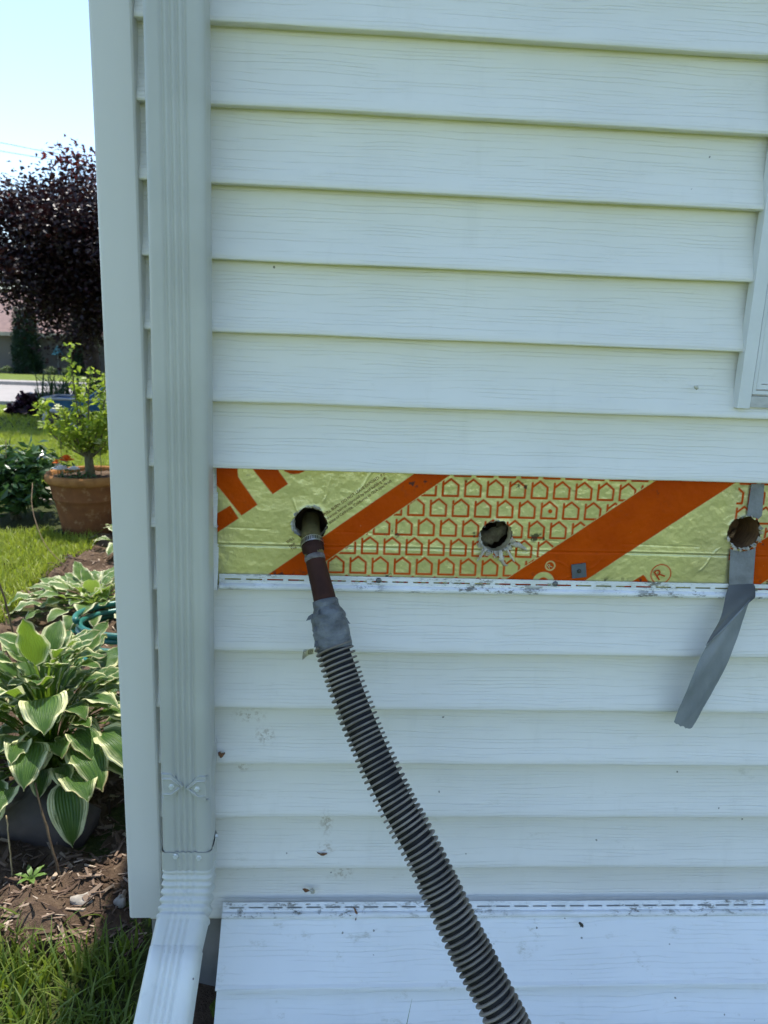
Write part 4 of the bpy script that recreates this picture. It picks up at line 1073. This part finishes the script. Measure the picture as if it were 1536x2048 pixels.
bloom('white_bedding_flower', 'smaller white flower against the shrub trunk in the pot', 'flower', (-1.500, 3.10, .395), .038, 15, WHF, None, 4, .1)
o = leaf_cloud('bedding_leaves', [(-1.56, 3.16, .35), (-1.52, 3.15, .355), (-1.49, 3.18, .35), (-1.44, 3.12, .345)], (.028, .03, .012), 40, .024, leafy('bedding_leaf', (.03, .08, .025), (.07, .14, .04), (.1, .2, .04), .25), None, 77)
tag(o, 'low dark bedding foliage in the soil of the pot', 'bedding plant')
bloom('pale_rose', 'pale yellow bloom on the left of the potted shrub', 'flower', (-1.605, 3.20, .72), .036, 18, PALE, None, 6)
bloom('pale_rose', 'pale yellow bloom low on the shrub near the corner trim', 'flower', (-1.372, 3.16, .535), .034, 18, PALE, None, 7)
# little tapered birdhouse behind the pot
bird = thing('birdhouse', 'small tan birdhouse with a dark round entrance behind the pot', 'birdhouse', (-1.42, 3.66, 0))
TAN = noisy('tan_wood', (.42, .31, .22), (.33, .24, .16), 30, .8, .3, 90, (8, 8, 1))
bx0, by0 = -1.42, 3.66
V = [(bx0-.035, by0-.04, .37), (bx0+.05, by0-.04, .37), (bx0+.05, by0+.05, .37), (bx0-.035, by0+.05, .37), (bx0-.055, by0-.05, .545), (bx0+.07, by0-.05, .545), (bx0+.07, by0+.07, .545), (bx0-.055, by0+.07, .545)]
F = [(0, 3, 2, 1), (4, 5, 6, 7), (0, 1, 5, 4), (1, 2, 6, 5), (2, 3, 7, 6), (3, 0, 4, 7)]
ob('box', V, F, TAN, bird)
V = [(bx0-.005+.017*math.cos(2*math.pi*k/16), by0-.0495, .475+.017*math.sin(2*math.pi*k/16)) for k in range(16)]; ob('entrance', V, [tuple(range(16))], DARK, bird)
V, F = box(bx0-.07, bx0+.085, by0-.07, by0+.085, .546, .562); ob('lid', V, F, noisy('lid_wood', (.2, .15, .11), (.14, .1, .08), 30, .8), bird)
V, F = box(bx0-.012, bx0+.022, by0-.012, by0+.022, -.05, .369); ob('post', V, F, TAN, bird)

# ---- peony-like bush at the left edge
def bush(name, label, cat, c, r_, n, mat, size, seed, stems=6, each=60, group=None, elong=2.2):
    t = thing(name, label, cat, c, group); g = random.Random(seed); cs_ = []
    for i in range(n):
        a, b, q_ = g.uniform(0, 6.28), g.uniform(.1, 1), g.uniform(.35, 1)
        cs_.append((c[0]+r_[0]*q_*math.cos(a)*math.sqrt(b), c[1]+r_[1]*q_*math.sin(a)*math.sqrt(b), c[2]+r_[2]*(.15+.85*g.random()**.7*(1-.35*q_*q_))))
    sp_ = r_[2]*.10
    o = leaf_cloud('foliage', cs_, (sp_, sp_, sp_*.7), each, size, mat, t, seed, .35, elong); o['kind'] = 'stuff'
    for i in range(stems):
        e = cs_[i % len(cs_)]; V, F = tube(smooth_path([(c[0]+g.uniform(-.03, .03), c[1]+g.uniform(-.03, .03), c[2]-.02), ((c[0]*1+e[0])/2, (c[1]+e[1])/2, c[2]+(e[2]-c[2])*.6), e], 6), list(np.linspace(.008, .003, 7)), 6); ob('stem', V, F, BARK, t)
    return t
PEO = leafy('peony_leaf', (.022, .060, .020), (.05, .11, .03), (.06, .15, .02), .2, .28)
bush('peony_bush', 'glossy dark green bush on the lawn left of the pot', 'bush', (-2.02, 3.52, 0), (.30, .28, .46), 60, PEO, .085, 3, 8, 26, None, 2.4)
twig('seed_head_stalk', 'dry seed head stalk standing above the dark bush', [(-2.03, 3.45, .30), (-2.02, 3.45, .42), (-2.012, 3.44, .50)], .003, .003, STRAW)
PATH = noisy('flagstone', (.34, .28, .23), (.26, .22, .18), 20, .9, .4)
V, F = [], []
for k in range(14):
    a = 2*math.pi*k/14; V.append((-2.02+.24*math.cos(a)*(1+.1*math.sin(3*a)), 4.20+.30*math.sin(a)*(1+.08*math.sin(2*a+1)), .035))
V += [(x, y, -.03) for x, y, z in V]; F = [tuple(range(14))]+[(k, k+14, (k+1) % 14+14, (k+1) % 14) for k in range(14)]
tag(ob('flagstone', V, F, PATH), 'tan flagstone in the lawn behind the pot', 'flagstone')

# ================================================================== background
# ---- purple-leaved tree
TRX, TRY = -3.34, 9.2
tree = thing('purple_leaf_tree', 'dark purple-leaved tree with a dense rounded crown by the street', 'tree', (TRX, TRY, 0))
TB = noisy('tree_bark', (.055, .04, .035), (.035, .025, .022), 14, .9, .6, 50)
g = random.Random(12)
V, F = tube(smooth_path([(TRX, TRY, -.1), (TRX+.02, TRY, .5), (TRX-.02, TRY, 1.0), (TRX+.02, TRY, 1.5)], 12), list(np.linspace(.12, .075, 13)), 14, wob=.05); ob('trunk', V, F, TB, tree, True)
cs_ = []
crown_c = Vector((TRX-.05, TRY, 2.05)); RAD = Vector((1.52, 1.4, 1.14))
while len(cs_) < 250:
    d = Vector((g.gauss(0, 1), g.gauss(0, 1), g.gauss(0, 1))).normalized(); q_ = g.random()**.42
    lump = 1+.16*math.sin(5*math.atan2(d.y, d.x)+3*d.z)+.12*math.sin(9*d.x+7*d.z)
    p_ = crown_c+Vector((d.x*RAD.x, d.y*RAD.y, d.z*RAD.z))*q_*lump*.92
    if p_.z < .78: continue
    cs_.append(tuple(p_))
for i in range(26):
    e = Vector(cs_[i*7]); a = Vector((TRX, TRY, .9+g.random()*.6)); md = a.lerp(e, .5)+Vector((0, 0, .15))
    V, F = tube(smooth_path([a, md, e], 8), list(np.linspace(.04, .008, 9)), 7, wob=.08); ob('limb', V, F, TB, tree, True)
PUR = leafy('purple_leaf', (.007, .0045, .006), (.030, .010, .012), (.06, .010, .010), .15, .42)
o = leaf_cloud('crown', cs_, (.16, .16, .13), 240, .062, PUR, tree, 90, .3, 1.6); o['kind'] = 'stuff'
tips = [(crown_c.x+1.3*math.sin(i*2.1)*.95, crown_c.y+.8*math.cos(i*1.7), crown_c.z+1.03*math.sqrt(max(0.05, 1-(math.sin(i*2.1)*.85)**2))+g.uniform(-.05, .12)) for i in range(36)]
PURT = leafy('young_purple_leaf', (.03, .009, .010), (.10, .018, .016), (.20, .024, .018), .3, .4)
o = leaf_cloud('young_shoots', tips, (.10, .10, .10), 34, .07, PURT, tree, 91, .5, 1.7); o['kind'] = 'stuff'
# ---- iris clump, heuchera, cart, flag
IR = leafy('iris_blade', (.020, .045, .018), (.05, .085, .03), (.05, .10, .02), .2)
def spiky(label, c, n, h_, seed, name='iris_clump'):
    g = np.random.default_rng(seed); B = np.stack([c[0]+g.normal(0, .16, n), c[1]+g.normal(0, .14, n), np.full(n, c[2])], 1)
    V, F, a = blades(B, g.uniform(.6, 1.1, n)*h_, g.uniform(.010, .018, n), seed, .75, 5); o = bulk(name, V, F, IR, None, True, {'rnd': a}); return tag(o, label, 'plant')
spiky('dark spiky-leaved clump growing under the purple tree', (-3.52, 8.75, 0), 190, .78, 5)
HEU = leafy('heuchera_leaf', (.016, .007, .014), (.04, .016, .03), (.04, .01, .02), .1, .3)
bush('dark_leaved_perennial', 'low blackish-purple plant at the lawn edge before the street', 'plant', (-4.28, 9.55, -.03), (.34, .26, .27), 30, HEU, .12, 8, 3, 26, None, 1.3)
cart = thing('garden_cart', 'blue garden cart with grey wheels parked behind the shrub', 'cart', (-3.15, 8.05, 0))
BLUE = noisy('blue_paint', (.05, .14, .28), (.035, .10, .21), 10, .4); GREY = noisy('grey_plastic', (.36, .36, .37), (.26, .26, .27), 12, .5)
V = [(-3.50, 7.85, .36), (-2.60, 7.85, .36), (-2.60, 8.35, .36), (-3.50, 8.35, .36), (-3.40, 7.92, .22), (-2.70, 7.92, .22), (-2.70, 8.28, .22), (-3.40, 8.28, .22)]
F = [(4, 5, 6, 7), (0, 1, 5, 4), (1, 2, 6, 5), (2, 3, 7, 6), (3, 0, 4, 7)]; ob('tray', V, F, BLUE, cart)
V, F = tube([(-3.50, 7.85, .362), (-2.60, 7.85, .362), (-2.60, 8.35, .362), (-3.50, 8.35, .362), (-3.50, 7.85, .362)], .016, 8); ob('tray_rim', V, F, GREY, cart, True)
V, F = tube([(-3.05, 7.9, .34), (-2.80, 7.88, .50), (-2.5, 7.85, .66)], .018, 8); ob('handle', V, F, BLUE, cart, True)
for x in (-3.36, -3.06):
    P_ = [(x+.105*math.cos(2*math.pi*k/24), 7.80, .125+.105*math.sin(2*math.pi*k/24)) for k in range(25)]
    V, F = tube(P_, .028, 10, False); wh = ob('wheel', V, F, GREY, cart, True)
    V, F = tube([(x, 7.77, .125), (x, 7.83, .125)], .05, 14); ob('hub', V, F, DARK, wh, True)
flag = thing('marker_flag', 'small red wire marker flag beside the street', 'flag', (-5.29, 12, gz(12)))
RED = noisy('red_flag', (.75, .06, .06), (.65, .04, .05), 20, .6)
V, F = tube([(-5.32, 12, gz(12)), (-5.32, 12, .06)], .003, 6); ob('wire', V, F, GREY, flag)
V = [(-5.32, 12, .06), (-5.24, 11.99, .058), (-5.20, 12.02, .05), (-5.205, 12.02, -.01), (-5.245, 11.99, 0), (-5.32, 12, 0)]; ob('flag_sheet', V, [(0, 1, 4, 5), (1, 2, 3, 4)], RED, flag)

# ---- neighbour's house, conifers, foundation shrubs, umbrella
nb = thing('neighbour_house', 'low taupe-sided house with reddish brown roof across the street', 'house', (-24, 50, -1.6))
s = MT('taupe_siding'); tc = s.n('TexCoord'); sp = s.n('SeparateXYZ'); s.l(tc.outputs['Object'], sp.inputs[0])
saw = s.math('FRACT', s.math('MULTIPLY', sp.outputs[2], 6.5)); s.set(s.mix(s.sm(saw, .0, .12), (.10, .092, .085), (.155, .142, .132)), .8); s.bump(saw, .6, .05); TAUPE = s.m
BZ = -1.75
V, F = box(-40, -5, 46.5, 56, BZ-1, .60); ob('wall', V, F, TAUPE, nb)
NROOF = noisy('red_brown_roof', (.23, .15, .13), (.17, .11, .10), 4, .9, .5, 12)
V, F = ([(-40.6, 45.9, .60), (-4.4, 45.9, .60), (-4.4, 51.2, 3.3), (-40.6, 51.2, 3.3), (-40.6, 56.6, .6), (-4.4, 56.6, .6), (-40.6, 45.9, .78), (-4.4, 45.9, .78), (-4.4, 51.2, 3.5), (-40.6, 51.2, 3.5), (-40.6, 56.6, .78), (-4.4, 56.6, .78)],
        [(3, 2, 1, 0), (4, 5, 2, 3), (6, 7, 8, 9), (9, 8, 11, 10), (0, 1, 7, 6), (5, 4, 10, 11), (0, 6, 9, 3), (3, 9, 10, 4), (1, 2, 8, 7), (2, 5, 11, 8)]); ob('roof', V, F, NROOF, nb)
V, F = extrude_x([(45.9, .80), (45.86, .60), (45.70, .60), (45.66, .82), (45.74, .82)], [-40.6, -4.4], closed=True); ob('gutter', V, F, noisy('gutter_tan', (.42, .38, .34), (.36, .33, .3), 2, .6), nb)
for x in (-31, -12):
    V, F = box(x-.7, x+.7, 46.42, 46.47, -.75, .35); wn = ob('window', V, F, GLASS, nb)
    V, F = ring(x-.82, x+.82, -.87, .47, .12, 46.38, 46.49); ob('window_frame', V, F, WINP, wn)
ARB = leafy('arborvitae_leaf', (.008, .028, .014), (.022, .052, .022), (.02, .06, .02), .1, .6)
def conifer(label, x, y, h_, r_, seed):
    t = thing('arborvitae', label, 'conifer', (x, y, gz(y)), 'conifers against the neighbour house'); g = random.Random(seed); z0 = gz(y)
    V, F = tube([(x, y, z0-.2), (x, y, z0+h_*.8)], [.12, .04], 8); ob('trunk', V, F, TB, t)
    cs_ = []
    for i in range(360):
        f = g.random(); a = g.uniform(0, 6.28); q_ = r_*(1-.55*max(0, f-.45)**1.3*1.6)*(.92+.1*math.sin(a*3))*g.random()**.25
        cs_.append((x+q_*math.cos(a), y+q_*math.sin(a), z0+.05+f*h_))
    o = leaf_cloud('crown', cs_, (.10, .10, .14), 30, .16, ARB, t, seed, .9, 2.0); o['kind'] = 'stuff'
conifer('tall dark green columnar arborvitae before the neighbour wall', -18.75, 45.1, 3.6, .80, 3)
conifer('second arborvitae partly hidden behind the purple tree', -15.4, 45.1, 3.4, .75, 4)
FS = leafy('foundation_shrub_leaf', (.10, .16, .05), (.24, .28, .14), (.2, .3, .08), .25)
for i, (x, lb) in enumerate([(-20.6, 'round pale shrub leftmost along the neighbour wall'), (-19.75, 'pale shrub just left of the tall arborvitae'), (-17.3, 'pale shrub just right of the tall arborvitae'), (-16.4, 'rightmost pale shrub before the second arborvitae')]):
    bush('foundation_shrub', lb, 'shrub', (x, 44.9, gz(44.9)), (.36, .3, .42), 26, FS, .13, 70+i, 2, 18, 'pale shrubs along the neighbour wall')
TEALU = noisy('teal_canvas', (.12, .32, .36), (.09, .25, .29), 6, .8)
um = thing('patio_umbrella', 'small pale teal half-closed umbrella against the neighbour wall', 'umbrella', (-17.25, 46.0, gz(46)))
V, F = lathe([(.02, .12), (.16, -.10), (.36, -.42), (.34, -.43)], -17.25, 46.0, 12); ob('canopy', V, F, TEALU, um)
V, F = tube([(-17.25, 46.0, gz(46)), (-17.25, 46.0, .16)], .025, 8); ob('pole', V, F, GREY, um)
# ---- overhead cables
CAB = noisy('cable', (.06, .06, .06), (.05, .05, .05), 2, .7)
for lb, z0, z1, x0 in (('upper overhead cable crossing the sky behind the tree', 9.98, 9.64, 0), ('lower overhead cable crossing the sky behind the tree', 9.59, 9.43, 1)):
    k = (z1-z0)/(2.39 if x0 == 0 else 1.44)
    P_ = [(-17.25+d, 40, z0+k*d*(1 if abs(d) < 4 else 1)+.0008*d*d) for d in np.linspace(-60, 40, 40)]
    V, F = tube(P_, .014, 6); tag(ob('overhead_cable', V, F, CAB, None, True), lb, 'cable', 'overhead cables')
# ---- distant trees closing the horizon beyond the neighbour house
FAR = leafy('far_leaf', (.025, .05, .018), (.06, .10, .03), (.06, .12, .03), .2)
for i, (x, y, h_) in enumerate([(-62, 70, 7), (-50, 78, 8), (14, 74, 8), (30, 70, 7), (52, 66, 8)]):
    t = thing('far_tree', ['broad green tree at the far left beyond the houses', 'second broad tree left of the neighbour house', 'far tree hidden behind the siding house', 'far tree right behind the siding house', 'far tree at the right horizon'][i], 'tree', (x, y, gz(y)))
    V, F = tube([(x, y, gz(y)-.3), (x, y, gz(y)+h_*.6)], [.3, .12], 8); ob('trunk', V, F, TB, t)
    g = random.Random(i); cs_ = []
    for k in range(90):
        a, b = g.uniform(0, 6.28), g.random(); q_ = h_*.42*math.sqrt(max(.05, 1-(2*b-1)**2))*g.random()**.4
        cs_.append((x+q_*math.cos(a), y+q_*math.sin(a), gz(y)+h_*(.3+.7*b)))
    o = leaf_cloud('crown', cs_, (.5, .5, .4), 40, .45, FAR, t, i, .5, 1.5); o['kind'] = 'stuff'
